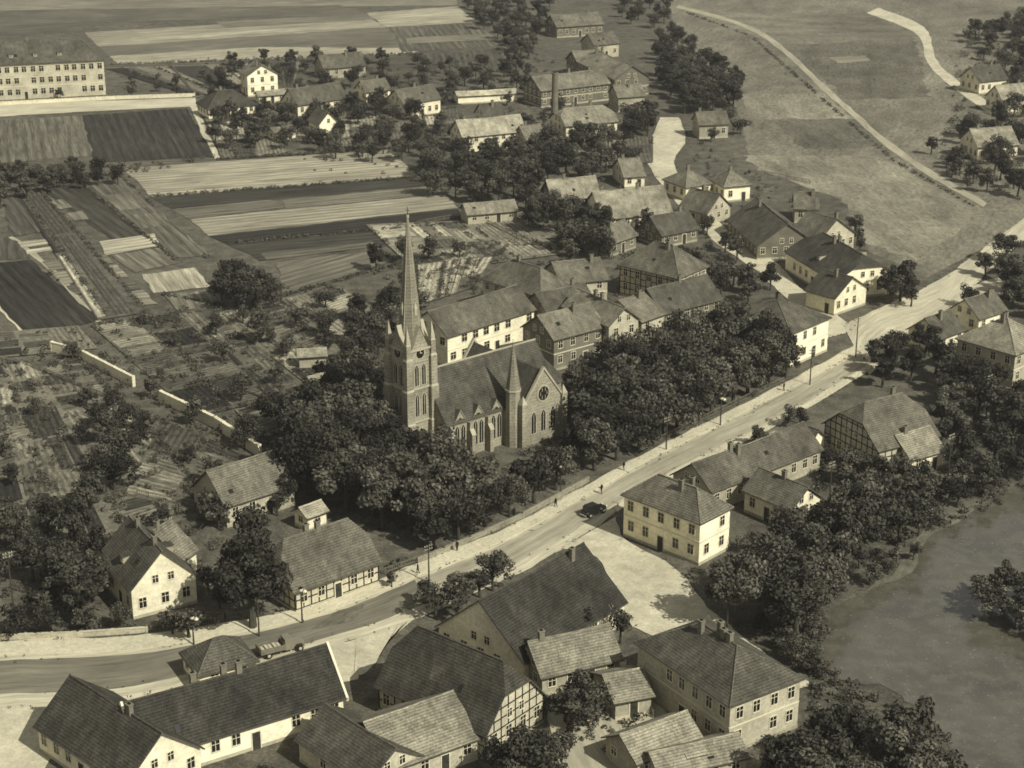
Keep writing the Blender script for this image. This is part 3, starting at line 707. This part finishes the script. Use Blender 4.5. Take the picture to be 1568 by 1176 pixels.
# ---------------------------------------------------------------- vegetation
def leaves(rng,centers,radii,counts,size,tones):
    V=[];T=[]
    for c,r,n,t in zip(centers,radii,counts,tones):
        d=rng.normal(size=(n,3)); d/=np.linalg.norm(d,axis=1)[:,None]
        rad=rng.uniform(0.35,1.2,size=(n,1))**0.65
        p=c+d*rad*r*np.array([1,1,.8])
        nn=d+rng.normal(scale=.5,size=(n,3)); nn/=np.linalg.norm(nn,axis=1)[:,None]
        a=np.cross(nn,rng.normal(size=(n,3))); a/=np.linalg.norm(a,axis=1)[:,None]
        b=np.cross(nn,a); s=size*rng.uniform(.55,1.35,size=(n,1))
        q=np.stack([p-a*s*.5,p-b*s*.38+a*s*.1,p+a*s*.55,p+b*s*.42-a*s*.05],axis=1)
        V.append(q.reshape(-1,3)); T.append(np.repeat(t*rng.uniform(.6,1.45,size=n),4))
    return np.concatenate(V),np.concatenate(T)
def leafmesh(name,V,T,extra=None,mats=None):
    n=len(V)//4; me=bpy.data.meshes.new(name)
    ev=extra.v if extra else []; ef=extra.f if extra else []
    allv=np.concatenate([V,np.array(ev).reshape(-1,3)]) if ev else V
    faces=np.arange(n*4).reshape(-1,4).tolist()+[tuple(i+n*4 for i in f) for f in ef]
    me.from_pydata(allv.tolist(),[],faces)
    for m in mats: me.materials.append(m)
    mi=np.zeros(len(faces),dtype=np.int32); mi[n:]=1; me.polygons.foreach_set('material_index',mi)
    at=me.attributes.new('tone','FLOAT','POINT'); tt=np.ones(len(allv),dtype=np.float32); tt[:len(T)]=T; at.data.foreach_set('value',tt)
    me.update(); return me
def treemesh(seed,h,r,nl,nleaf,size,zc=.6,zr=.36,lob=(.2,.42)):
    rng=np.random.default_rng(seed); rr=random.Random(seed)
    C=[];Rr=[];ts=[]
    sx,sy=rr.uniform(.82,1.18),rr.uniform(.82,1.18)
    for i in range(nl):
        a=rr.uniform(0,6.283); ph=math.asin(rr.uniform(-.75,1)); q=rr.uniform(.42,.92)
        lr=r*rr.uniform(*lob)
        C.append(np.array([math.cos(a)*math.cos(ph)*r*q*sx,math.sin(a)*math.cos(ph)*r*q*sy,h*zc+math.sin(ph)*h*zr*q*1.1])); Rr.append(lr); ts.append(rr.uniform(.6,1.4))
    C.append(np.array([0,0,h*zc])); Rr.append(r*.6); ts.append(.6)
    tot=sum(x*x for x in Rr); cnt=[int(nleaf*x*x/tot)+5 for x in Rr]
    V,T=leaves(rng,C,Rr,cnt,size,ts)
    mb=MB(); tr=h*0.022+.06
    mb.tube((0,0,0),(0.1,0.05,h*.35),tr*1.3,tr*.85,7,'bark'); mb.tube((0.1,.05,h*.35),(0,0,h*.72),tr*.85,tr*.3,6,'bark')
    for i in range(6): mb.tube((0.08,.04,h*(.28+.05*i)),tuple(C[i%nl]),tr*.5,tr*.12,5,'bark')
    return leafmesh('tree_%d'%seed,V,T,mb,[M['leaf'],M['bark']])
KIND={'big':(12.0,[treemesh(10+i,12,4.0+.55*(i%4),24+4*(i%3),5400+300*(i%3),.52,.58+.02*(i%3),.36,(.18,.42)) for i in range(8)]),
 'med':(8.0,[treemesh(20+i,8,2.7+.4*(i%4),18,2700,.43,.58,.38,(.19,.43)) for i in range(8)]),
 'small':(4.5,[treemesh(30+i,4.5,1.7+.2*(i%3),11,950,.32,.58,.38,(.2,.46)) for i in range(6)]),
 'tall':(17.0,[treemesh(40,17,4.8,38,9000,.5,.55,.41)])}
def free(x,y,m,road=True):
    for cx,cy,an,l,w in RECTS:
        dx,dy=x-cx,y-cy; c,s=math.cos(an),math.sin(an)
        if abs(dx*c+dy*s)<l+m and abs(-dx*s+dy*c)<w+m: return False
    if road:
        for P in ROADP:
            if inpoly(x,y,P): return False
    return True
TREES=[]
def tree_at(x,y,h,kind=None,name=None):
    if not kind: kind='big' if h>9.5 else 'med' if h>5.8 else 'small'
    b,ms=KIND[kind]; me=R.choice(ms)
    nm=name or ('deciduous_tree' if kind in('big','tall') else 'garden_tree' if kind=='med' else 'fruit_tree')
    o=bpy.data.objects.new(nm,me); S.collection.objects.link(o)
    s=h/b; o.location=(x,y,0); o.scale=(s*R.uniform(.85,1.22),s*R.uniform(.85,1.22),s); o.rotation_euler=(R.uniform(-.06,.06),R.uniform(-.06,.06),R.uniform(0,6.28))
    TREES.append((x,y))
def tree(u,v,h,kind=None): p=G(u,v); tree_at(p.x,p.y,h,kind)
def scatter(poly,sp,h0,h1,seed,margin=1.8):
    rr=random.Random(seed); P=[(G(*p).x,G(*p).y) for p in poly]
    xs=[p[0] for p in P];ys=[p[1] for p in P]; loc=[]
    area=(max(xs)-min(xs))*(max(ys)-min(ys)); n=int(area/(sp*sp)*5)
    for i in range(n):
        x,y=rr.uniform(min(xs),max(xs)),rr.uniform(min(ys),max(ys))
        if not inpoly(x,y,P): continue
        if any((x-a)**2+(y-b)**2<sp*sp for a,b in loc): continue
        h=h0+(h1-h0)*rr.random()
        if not free(x,y,margin): continue
        loc.append((x,y)); tree_at(x,y,h)
def row(poly,sp,h0,h1,jit=.6):
    P=[G(*p) for p in poly]
    for a,b in zip(P[:-1],P[1:]):
        n=max(1,int((b-a).length/sp))
        for k in range(n):
            p=a.lerp(b,(k+.5)/n); tree_at(p.x+R.uniform(-jit,jit),p.y+R.uniform(-jit,jit),R.uniform(h0,h1))
# churchyard
row([(640,848),(720,816),(800,782),(870,740)],4.8,7.0,9.2)
row([(890,732),(1000,678),(1130,613),(1215,572)],4.8,8.5,11.2)
scatter([(460,770),(470,700),(560,690),(600,735),(660,745),(720,785),(640,838),(600,820),(570,800)],4.3,9.6,13,1)
scatter([(480,700),(490,650),(560,610),(590,640),(560,700)],4.3,10,13,2)
scatter([(890,722),(890,660),(960,600),(1050,560),(1130,530),(1190,520),(1205,565),(1010,660)],4.6,9,12.8,3,2.5)
scatter([(870,600),(900,560),(960,575),(900,640),(880,660)],4.6,6,8,31)
scatter([(540,520),(600,500),(640,520),(580,560),(560,590)],5,7,9,32)
# pond side
scatter([(1130,965),(1115,925),(1165,878),(1250,850),(1380,790),(1425,790),(1400,830),(1300,890),(1250,930),(1225,1000)],4.8,8,11.8,4)
scatter([(1165,850),(1190,830),(1250,820),(1300,800),(1420,740),(1400,800),(1250,850)],5.5,6,9,5)
scatter([(1225,1290),(1220,1200),(1280,1150),(1390,1160),(1450,1200),(1470,1300)],4.8,8,11,6)
scatter([(1140,960),(1165,960),(1270,1045),(1240,1050)],3.2,2.5,4,61,.5)
scatter([(1495,950),(1520,925),(1640,900),(1680,980),(1590,1000)],2.8,4,6.5,62)
scatter([(1240,1010),(1250,930),(1320,905),(1400,860),(1410,820),(1440,800),(1420,800),(1300,880),(1230,930)],3.0,2,4.5,63,.5)
scatter([(1410,815),(1480,785),(1560,735),(1600,720),(1600,700),(1500,750)],4.0,2.5,5.5,64,.5)
# right middle
scatter([(1430,600),(1470,600),(1600,640),(1650,740),(1480,735),(1430,670)],5.5,6,9,7)
scatter([(1325,600),(1350,560),(1420,545),(1450,570),(1400,600)],5.0,6,8,73)
scatter([(1420,730),(1480,735),(1560,720),(1568,740),(1440,790)],4.5,5,8,71)
scatter([(1545,480),(1560,440),(1640,380),(1650,520)],5,6,8,72)
for t in [(1160,683,4.2),(1208,655,4),(1225,650,3.5),(1395,470,5),(1378,462,9),(1362,466,8),(1355,575,7),(1485,470,5),(1270,715,4),(1300,745,6),(1340,755,6.5),(1380,745,6),(1335,555,5),(1460,590,7)]: tree(*t)
# bottom
for t in [(890,1110,7),(865,1105,5),(915,1105,5),(875,1120,6.5),(795,1210,8),(840,1200,6.5),(760,1190,5),(820,1215,8),(1195,1215,7.5),(405,1200,3),(900,980,5),(950,985,5),(930,965,4),(668,948,5.5),(700,945,6.5),(755,905,6),(735,915,5),(650,925,4),(1100,1000,3),(290,978,5.2),(265,972,4),(600,900,2.5),(330,1000,2),(320,800,5),(335,810,5.5),(440,775,6),(425,790,4)]: tree(*t)
tree(388,962,17,'tall')
scatter([(-60,975),(205,968),(185,915),(140,860),(100,800),(-60,820)],5.4,5.5,9,8)
row([(-60,975),(60,972),(210,966)],4.0,3.0,5.0)
scatter([(310,960),(345,950),(330,900),(300,850)],4,3,5,81)
# gardens left
scatter([(90,600),(220,590),(400,700),(330,760),(310,860),(200,790),(120,800)],8.6,3.5,6.8,9)
scatter([(-60,620),(90,600),(110,800),(-60,850)],10,3,5,91)
scatter([(230,540),(300,500),(500,520),(480,640),(400,640)],9.3,3.5,6.8,92)
scatter([(20,530),(230,480),(300,520),(240,590),(100,550)],11.5,2.5,4.5,93)
scatter([(360,500),(620,430),(640,480),(560,560),(450,560)],8.0,3.5,6.4,94)
scatter([(110,640),(200,620),(260,660),(170,760)],5.5,4.5,7,96)
scatter([(400,700),(430,650),(470,640),(460,740)],5,6,9,97)
scatter([(-60,300),(0,280),(180,268),(190,285),(60,300),(0,320)],4.6,4.5,7,95)
tree(362,468,9.8,'big'); tree(390,468,9.0,'big'); tree(376,474,9.2,'big'); tree(340,462,6.5); tree(412,462,6.5)
row([(560,420),(640,400),(720,395)],5,5,7)
# middle-top village
scatter([(655,300),(650,270),(700,250),(940,222),(975,255),(960,275),(830,300),(800,330),(720,310)],5.6,6.5,9,10)
scatter([(790,350),(840,325),(920,345),(935,395),(880,400)],5.2,6.5,9,11)
scatter([(1000,205),(965,222),(950,212),(985,195)],4.5,8,10,12)
scatter([(1055,180),(1030,160),(1014,125),(1050,105),(1085,110),(1125,135),(1125,165)],5.2,7,9.5,13)
scatter([(1012,110),(1006,60),(1030,50),(1060,85),(1050,105)],6,5,7.5,131)
scatter([(700,10),(760,0),(850,0),(830,50),(820,90),(790,100)],7.5,5,7.5,14)
scatter([(930,10),(1000,-10),(1035,30),(1010,48),(960,38)],8,5,7,141)
scatter([(330,230),(320,180),(460,170),(640,170),(700,215),(650,245),(560,250),(420,235)],6.4,4.5,7,15)
scatter([(340,150),(330,100),(480,95),(700,100),(800,100),(830,160),(690,165),(560,160)],8.0,4,6.8,16)
scatter([(1480,60),(1640,20),(1640,300),(1520,308),(1450,260),(1470,225),(1500,195),(1540,175),(1510,110)],7.0,5,8,17)
scatter([(1395,238),(1410,225),(1440,245),(1510,300),(1500,310)],7.5,3.5,5.5,171)
scatter([(1060,300),(1090,330),(1130,370),(1180,400),(1120,400),(1070,350)],5.5,4,6,18)
scatter([(1145,180),(1135,210),(1060,225),(1065,200)],7,4,6,19)
scatter([(1010,400),(1180,440),(1200,455),(1110,470)],5,5,7.5,20)
scatter([(1300,350),(1330,380),(1320,400),(1290,380)],5,4,6,21)
scatter([(960,330),(1000,345),(1000,375),(930,390),(900,420),(840,410),(850,390)],5.6,4,6.5,22)
scatter([(1500,420),(1540,400),(1600,440),(1568,480)],5,5,7,23)
scatter([(-60,150),(150,152),(330,148),(330,120),(200,118)],8,2.5,4.5,24)
scatter([(860,160),(940,200),(830,230),(690,225),(820,190)],7,4,6.5,25)
def scat_shr(poly,n,seed,r0=.35,r1=1.1):
    rr=random.Random(seed); P=[(G(*p).x,G(*p).y) for p in poly]
    xs=[p[0] for p in P];ys=[p[1] for p in P]; k=0
    for i in range(n*6):
        x,y=rr.uniform(min(xs),max(xs)),rr.uniform(min(ys),max(ys))
        if inpoly(x,y,P): SHR.append((x,y,r0+(r1-r0)*rr.random()**1.5)); k+=1
        if k>=n: break
scat_shr([(0,530),(500,430),(600,560),(400,700),(330,900),(60,950),(-50,900)],620,50,.3,1.2)
scat_shr([(300,90),(830,80),(1000,200),(980,280),(830,330),(660,290),(330,240)],650,51)
scat_shr([(550,420),(900,330),(1110,330),(1090,470),(900,480),(640,470)],350,52)
scat_shr([(450,720),(900,600),(1200,520),(1210,560),(640,840),(580,820)],300,53)
scat_shr([(1250,700),(1568,560),(1600,760),(1400,820),(1250,860)],350,54,.4,1.4)
scat_shr([(1050,200),(1150,260),(1330,390),(1200,430),(1060,320)],110,55)
scat_shr([(1470,50),(1600,20),(1600,310),(1500,300),(1440,250)],260,56,.5,1.6)
scat_shr([(1150,960),(1250,1050),(1290,1050),(1250,930)],90,58,.4,1.2)
scat_shr([(820,1050),(1000,1090),(950,1150),(780,1160)],70,59,.3,.9)
scat_shr([(0,255),(180,255),(330,240),(190,275),(0,290)],120,60,.4,1.2)
scat_shr([(1240,1050),(1300,1045),(1450,1120),(1440,1180),(1240,1180)],160,61,.3,1.0)
def hedge(px,sp=.8,r0=.35,r1=.75,keep=.8):
    P=[G(*p) for p in px]
    for a,b in zip(P[:-1],P[1:]):
        n=int((b-a).length/sp)
        for k in range(n):
            if R.random()<keep:
                p=a.lerp(b,(k+.5)/n); SHR.append((p.x+R.uniform(-.25,.25),p.y+R.uniform(-.25,.25),R.uniform(r0,r1)))
hedge([(1046,18),(1150,56),(1266,158),(1368,246),(1500,322)],1.5,.3,.8,.55)
for px in [[(185,270),(318,396)],[(122,281),(270,400)],[(60,290),(225,480),(330,600)],[(232,302),(640,272)],[(345,374),(722,341)],[(150,498),(330,475)],[(0,560),(120,548),(330,770)],[(60,400),(150,492)],[(300,640),(470,600)],
           [(330,245),(600,228)],[(146,250),(190,262)],[(580,384),(610,405),(430,455)],[(250,452),(345,470)],[(80,530),(205,580)],[(247,602),(398,690)],[(170,100),(640,82)],[(0,975),(225,962),(330,950)],[(590,870),(640,850)],[(770,350),(845,384)]]: hedge(px)
SHR2=[s for s in SHR if free(s[0],s[1],.3)]
rng=np.random.default_rng(5)
cs=[np.array([x,y,r*.55]) for x,y,r in SHR2]; rs=[r for _,_,r in SHR2]
cn=[int(22+46*r*r) for r in rs]; tt=[R.uniform(.5,1.5) for _ in rs]
V,T=leaves(rng,cs,rs,cn,.34,tt)
o=bpy.data.objects.new('garden_shrubs',leafmesh('garden_shrubs',V,T,None,[M['leaf2']])); S.collection.objects.link(o)
cs=[];rs=[]
P=[(G(*p).x,G(*p).y) for p in [(1060,20),(1568,20),(1568,330),(1400,400),(1150,240),(1060,100)]]
for i in range(1200):
    x,y=R.uniform(30,300),R.uniform(350,720)
    if inpoly(x,y,P) and free(x,y,.2): cs.append(np.array([x,y,.08])); rs.append(R.uniform(.15,.4))
# weeds creeping over road and yard edges
for rp in ROADP[:8]:
    for i in range(len(rp)-1):
        a=Vector(rp[i]);b=Vector(rp[i+1])
        if (b-a).length>60: continue
        for k in range(int((b-a).length/1.1)):
            if R.random()<.4:
                p=a.lerp(b,R.random()); cs.append(np.array([p.x+R.gauss(0,.35),p.y+R.gauss(0,.35),.1])); rs.append(R.uniform(.12,.4))
V,T=leaves(rng,cs,rs,[10]*len(cs),.22,[R.uniform(1.0,2.2) for _ in cs])
o=bpy.data.objects.new('grass_tufts',leafmesh('grass_tufts',V,T,None,[M['leaf2']])); S.collection.objects.link(o)
# ---------------------------------------------------------------- walls, fences, poles
def wall(name,px,h,th,mat):
    P=[G(*p) for p in px]; mb=MB()
    for a,b in zip(P[:-1],P[1:]):
        d=(b-a); L_=d.length; d.normalize(); n=Vector((d.y,-d.x,0))
        A=a-n*th/2
        mb.panel(A,d,n,0,L_,0,h,th,mat); 
        mb.panel(A+n*th,-d,-n,-L_,0,0,h,th-.004,mat)
        mb.panel(A-n*.06+Vector((0,0,h)),d,n,-.03,L_+.03,0,.1,th+.12,mat)
        k=int(L_/3)
        for i in range(k+1): mb.panel(A-n*.05,d,n,L_*i/max(k,1)-.15,L_*i/max(k,1)+.15,0,h+.18,th+.1,mat)
    mb.build(name)
M['wallw']=noise_mat('whitewashed_wall',212,'UV',layers=((.3,.2),(2,.2)))
wall('garden_wall',[(80,538),(120,548),(205,592)],1.9,.5,'wallw')
wall('garden_wall',[(247,615),(330,655),(398,699)],2.0,.55,'wallw')
wall('street_wall',[(-80,990),(0,980),(120,975),(225,968)],.7,.3,'grey')
wall('school_wall',[(-60,164),(180,152),(298,148)],1.0,.3,'wallw')
wall('churchyard_wall',[(640,862),(720,829),(800,793),(900,738)],.7,.3,'stone')
def fence(px,h=1.2,sp=2.2,mat='wood'):
    P=[G(*p) for p in px]; mb=MB()
    for a,b in zip(P[:-1],P[1:]):
        n=max(1,int((b-a).length/sp))
        for k in range(n+1):
            p=a.lerp(b,k/n); mb.box(p.x-.06,p.x+.06,p.y-.06,p.y+.06,0,h,mat)
        for z in(.4,h-.15): mb.tube(a+Vector((0,0,z)),b+Vector((0,0,z)),.045,.045,4,mat)
        m=int((b-a).length/.35)
        for k in range(m):
            p=a.lerp(b,(k+.5)/m); mb.box(p.x-.03,p.x+.03,p.y-.02,p.y+.02,.1,h-.02,mat)
    mb.build('picket_fence')
for f in [[(330,958),(345,950),(420,942)],[(590,880),(640,862)],[(165,105),(260,100),(300,148)],[(225,968),(330,957)],[(1170,268),(1240,282)],[(210,760),(300,780),(340,765)],
          [(640,345),(720,330),(830,385)],[(430,540),(500,520)],[(1000,682),(1130,619),(1200,586)],[(40,560),(230,640)],[(960,1020),(1000,1100)],[(420,690),(520,600)]]: fence(f)
def pole(u,v,h,lamp=False,arms=True):
    p=G(u,v); mb=MB(); mb.frustum(0,0,0,h,.13,.08,8,'bark')
    if lamp:
        mb.tube((0,0,h-.3),(.5,-.2,h),.04,.04,5,'dark'); mb.frustum(.5,-.2,h-.25,h,.32,.12,8,'frame'); mb.frustum(.5,-.2,h-.5,h-.25,.14,.3,8,'frame')
        mb.frustum(0,0,h-.05,h+.35,.28,.3,8,'frame'); mb.frustum(0,0,h+.35,h+.6,.34,.05,8,'dark')
    elif arms:
        for z in(h-.3,h-.8):
            mb.box(-.7,.7,-.05,.05,z,z+.1,'wood',True)
            for x in(-.6,-.25,.25,.6): mb.frustum(x,0,z+.1,z+.25,.05,.04,6,'frame')
    o=mb.build('street_lamp' if lamp else 'utility_pole'); o.location=p; o.rotation_euler=(0,0,math.radians(40)); return p
pole(1113,965,7.6,True); pole(22,942,9.5); pole(1268,795,9.5); pole(1310,548,8); pole(1103,652,5,True); pole(858,760,5,True); pole(463,955,5,True)
pole(657,893,6); pole(397,975,6.5); pole(1020,690,6); pole(1240,590,7); pole(297,988,4,True); pole(1450,745,9); pole(1510,640,8); pole(262,860,7)
p=G(849,207); mb=MB(); mb.box(-1.1,1.1,-1.1,1.1,0,2.2,'brick'); mb.frustum(0,0,2.2,17.5,1.1,.8,12,'brick'); mb.frustum(0,0,17.5,18,.95,.95,12,'brick'); mb.frustum(0,0,18,18.05,.6,.6,12,'dark')
o=mb.build('factory_chimney'); o.location=p
# ---------------------------------------------------------------- vehicles
M['carpaint']=noise_mat('black_car_paint',30,'Object',layers=((1,.1),(4,.1)),rough=.25,spec=.5)
M['tyre']=noise_mat('tyre_rubber',32,'Object')
M['trk']=noise_mat('truck_paint',120,'Object',layers=((1,.15),(4,.15)),rough=.5,spec=.4)
def wheel(mb,x,y,r,w):
    s=1 if y>0 else -1
    mb.tube((x,y-w/2*s,r),(x,y+w/2*s,r),r,r,14,'tyre'); mb.tube((x,y+w/2*s,r),(x,y+(w/2+.03)*s,r),r*.5,r*.45,10,'grey')
def prism(mb,prof,y0,y1,m):
    n=len(prof); A=[(x,y0,z) for x,z in prof];B=[(x,y1,z) for x,z in prof]
    mb.poly(A,m); mb.poly(B[::-1],m)
    for i in range(n):
        j=(i+1)%n; mb.poly([A[j],A[i],B[i],B[j]],m)
def vintage_car(u,v,ang):
    mb=MB()
    prism(mb,[(-2.0,.45),(2.0,.45),(2.05,.95),(.75,1.08),(-1.8,1.05),(-2.1,.8)],-.62,.62,'carpaint')
    prism(mb,[(-1.75,1.04),(.7,1.04),(.5,1.66),(.3,1.76),(-1.35,1.76),(-1.65,1.6)],-.66,.66,'carpaint')
    for s in(-1,1):
        y=s*.665
        for x0,x1 in((-1.3,-.55),(-.4,.3)):
            q=[(x0,y,1.15),(x1,y,1.15),(x1,y,1.58),(x0,y,1.58)]; mb.poly(q if s<0 else q[::-1],'glass')
        for cx in(-1.35,1.35):
            pr=[(cx-.62,.4),(cx-.5,.7),(cx-.2,.86),(cx+.2,.86),(cx+.5,.7),(cx+.68,.4),(cx+.6,.38),(cx+.42,.62),(cx+.15,.76),(cx-.15,.76),(cx-.42,.62),(cx-.55,.38)]
            prism(mb,pr,min(s*.6,s*.9),max(s*.6,s*.9),'carpaint'); wheel(mb,cx,s*.75,.37,.18)
        mb.box(-.75,.75,min(s*.64,s*.88),max(s*.64,s*.88),.36,.42,'carpaint',True)
        mb.tube((2.05,s*.5,.85),(2.25,s*.5,.85),.12,.16,10,'frame')
    mb.poly([(.72,-.55,1.12),(.72,.55,1.12),(.55,.55,1.6),(.55,-.55,1.6)],'glass')
    mb.tube((2.2,-.7,.45),(2.2,.7,.45),.05,.05,6,'frame'); mb.tube((-2.2,-.7,.45),(-2.2,.7,.45),.05,.05,6,'frame')
    o=mb.build('parked_car'); o.location=G(u,v)+Vector((0,0,.12)); o.rotation_euler=(0,0,ang)
vintage_car(909,788,math.radians(40))
def truck(u,v,ang):
    mb=MB()
    prism(mb,[(1.3,.6),(2.9,.6),(2.9,1.25),(1.3,1.45)],-.5,.5,'trk')
    prism(mb,[(.2,.6),(1.35,.6),(1.35,1.4),(1.2,2.15),(.2,2.15)],-.85,.85,'trk')
    mb.poly([(1.36,-.7,1.5),(1.36,.7,1.5),(1.25,.7,2.0),(1.25,-.7,2.0)],'glass')
    mb.box(-3.2,.1,-1.05,1.05,.85,1.0,'wood',True)
    for y in(-1.05,.97): mb.box(-3.2,.1,y,y+.08,1.0,1.6,'wood')
    mb.box(-3.2,-3.12,-.97,.97,1.0,1.6,'wood'); mb.box(.02,.1,-.97,.97,1.0,1.7,'wood')
    for i in range(5): mb.box(-2.9+i*.55,-2.5+i*.55,-.6,.5,1.0,1.35+.1*(i%2),'grey')
    for x in(2.2,-2.1):
        for s in(-1,1): wheel(mb,x,s*.85,.45,.25)
    for s in(-1,1): prism(mb,[(1.6,.7),(1.8,1.0),(2.5,1.0),(2.8,.7),(2.7,.66),(2.45,.93),(1.85,.93),(1.7,.66)],min(s*.55,s*1.0),max(s*.55,s*1.0),'carpaint')
    o=mb.build('flatbed_truck'); o.location=G(u,v)+Vector((0,0,.12)); o.rotation_euler=(0,0,ang)
truck(432,1000,math.radians(28))
# ---------------------------------------------------------------- people
def person(u,v,ang,dark=True,h=1.72,zo=.12):
    me=bpy.data.meshes.new('pedestrian')
    J=[(0,0,.95),(0,0,1.15),(0,0,1.4),(0,.01,1.52),(0,.03,1.64),
       (.10,0,.9),(.12,.12,.5),(.12,.05,.08),(.12,.18,.03),(-.10,0,.9),(-.12,-.08,.5),(-.12,-.22,.1),(-.12,-.1,.03),
       (.19,0,1.38),(.25,-.06,1.12),(.25,.05,.88),(-.19,0,1.38),(-.25,.05,1.12),(-.24,.16,.9)]
    E=[(0,1),(1,2),(2,3),(3,4),(0,5),(5,6),(6,7),(7,8),(0,9),(9,10),(10,11),(11,12),(2,13),(13,14),(14,15),(2,16),(16,17),(17,18)]
    rad=[.16,.14,.17,.06,.11,.11,.075,.05,.05,.11,.075,.05,.05,.07,.05,.035,.07,.05,.035]
    me.from_pydata(J,E,[]); me.materials.append(M['dark'] if dark else M['grey'])
    o=bpy.data.objects.new('pedestrian',me); S.collection.objects.link(o)
    m=o.modifiers.new('skin','SKIN'); sv=me.skin_vertices[0].data
    for i,r in enumerate(rad): sv[i].radius=(r,r*.8 if i<3 else r)
    sv[0].use_root=True
    s=o.modifiers.new('sub','SUBSURF'); s.levels=1; s.render_levels=1
    o.location=G(u,v)+Vector((0,0,zo)); o.rotation_euler=(0,0,ang); o.scale=(h/1.75,)*3
for a in [(787,793,.7,True),(955,722,.9,True),(851,778,2.2,True),(921,757,.8,True),(1018,668,.9,False),(640,880,2,True),(700,845,.5,True),(1200,600,1,True)]: person(*a)
# ---------------------------------------------------------------- light, world, camera
el=math.radians(43); sv=Vector((0.74*math.cos(el),-0.67*math.cos(el),math.sin(el))).normalized()
ld=bpy.data.lights.new('sun','SUN'); ld.energy=4.9; ld.angle=math.radians(0.6); ld.color=(1,.98,.93)
lo_=bpy.data.objects.new('sun',ld); S.collection.objects.link(lo_); lo_.rotation_euler=sv.to_track_quat('Z','Y').to_euler()
w=bpy.data.worlds.new("World"); S.world=w; w.use_nodes=True; nt=w.node_tree
bg=nt.nodes['Background']; sk=nt.nodes.new('ShaderNodeTexSky'); sk.sky_type='NISHITA'; sk.sun_disc=False
sk.sun_elevation=el; sk.sun_rotation=math.atan2(sv.x,sv.y)
hs=nt.nodes.new('ShaderNodeHueSaturation'); hs.inputs['Saturation'].default_value=0.03
nt.links.new(sk.outputs[0],hs.inputs['Color']); nt.links.new(hs.outputs[0],bg.inputs[0]); bg.inputs[1].default_value=0.085
# thin summer haze filling the air over the village
hm=bpy.data.materials.new('summer_haze'); hm.use_nodes=True; nt=hm.node_tree
nt.nodes.remove(nt.nodes['Principled BSDF'])
vs=nt.nodes.new('ShaderNodeVolumeScatter'); vs.inputs['Density'].default_value=0.00011; vs.inputs['Color'].default_value=(1,.97,.88,1); vs.inputs['Anisotropy'].default_value=0.2
nt.links.new(vs.outputs[0],nt.nodes['Material Output'].inputs['Volume'])
hb=MB(); M['haze']=hm; hb.box(-1500,1500,-200,2500,-1,140,'haze',True); hb.build('haze_air')
cd=bpy.data.cameras.new('camera'); cam=bpy.data.objects.new('camera',cd); S.collection.objects.link(cam)
cd.sensor_width=36; cd.lens=FOC/1568*36; cd.clip_start=1; cd.clip_end=8000
# old soft plate lens, focused a little short of the village
cd.dof.use_dof=True; cd.dof.focus_distance=60; cd.dof.aperture_fstop=1.5
cam.location=(0,0,ALT); cam.rotation_euler=(math.pi/2-TH,0,0); S.camera=cam
S.view_settings.view_transform='Standard'; S.view_settings.look='None'; S.view_settings.exposure=0
print('TREES',len(TREES),'SHRUBS',len(SHR2),'t',time.time()-T0)
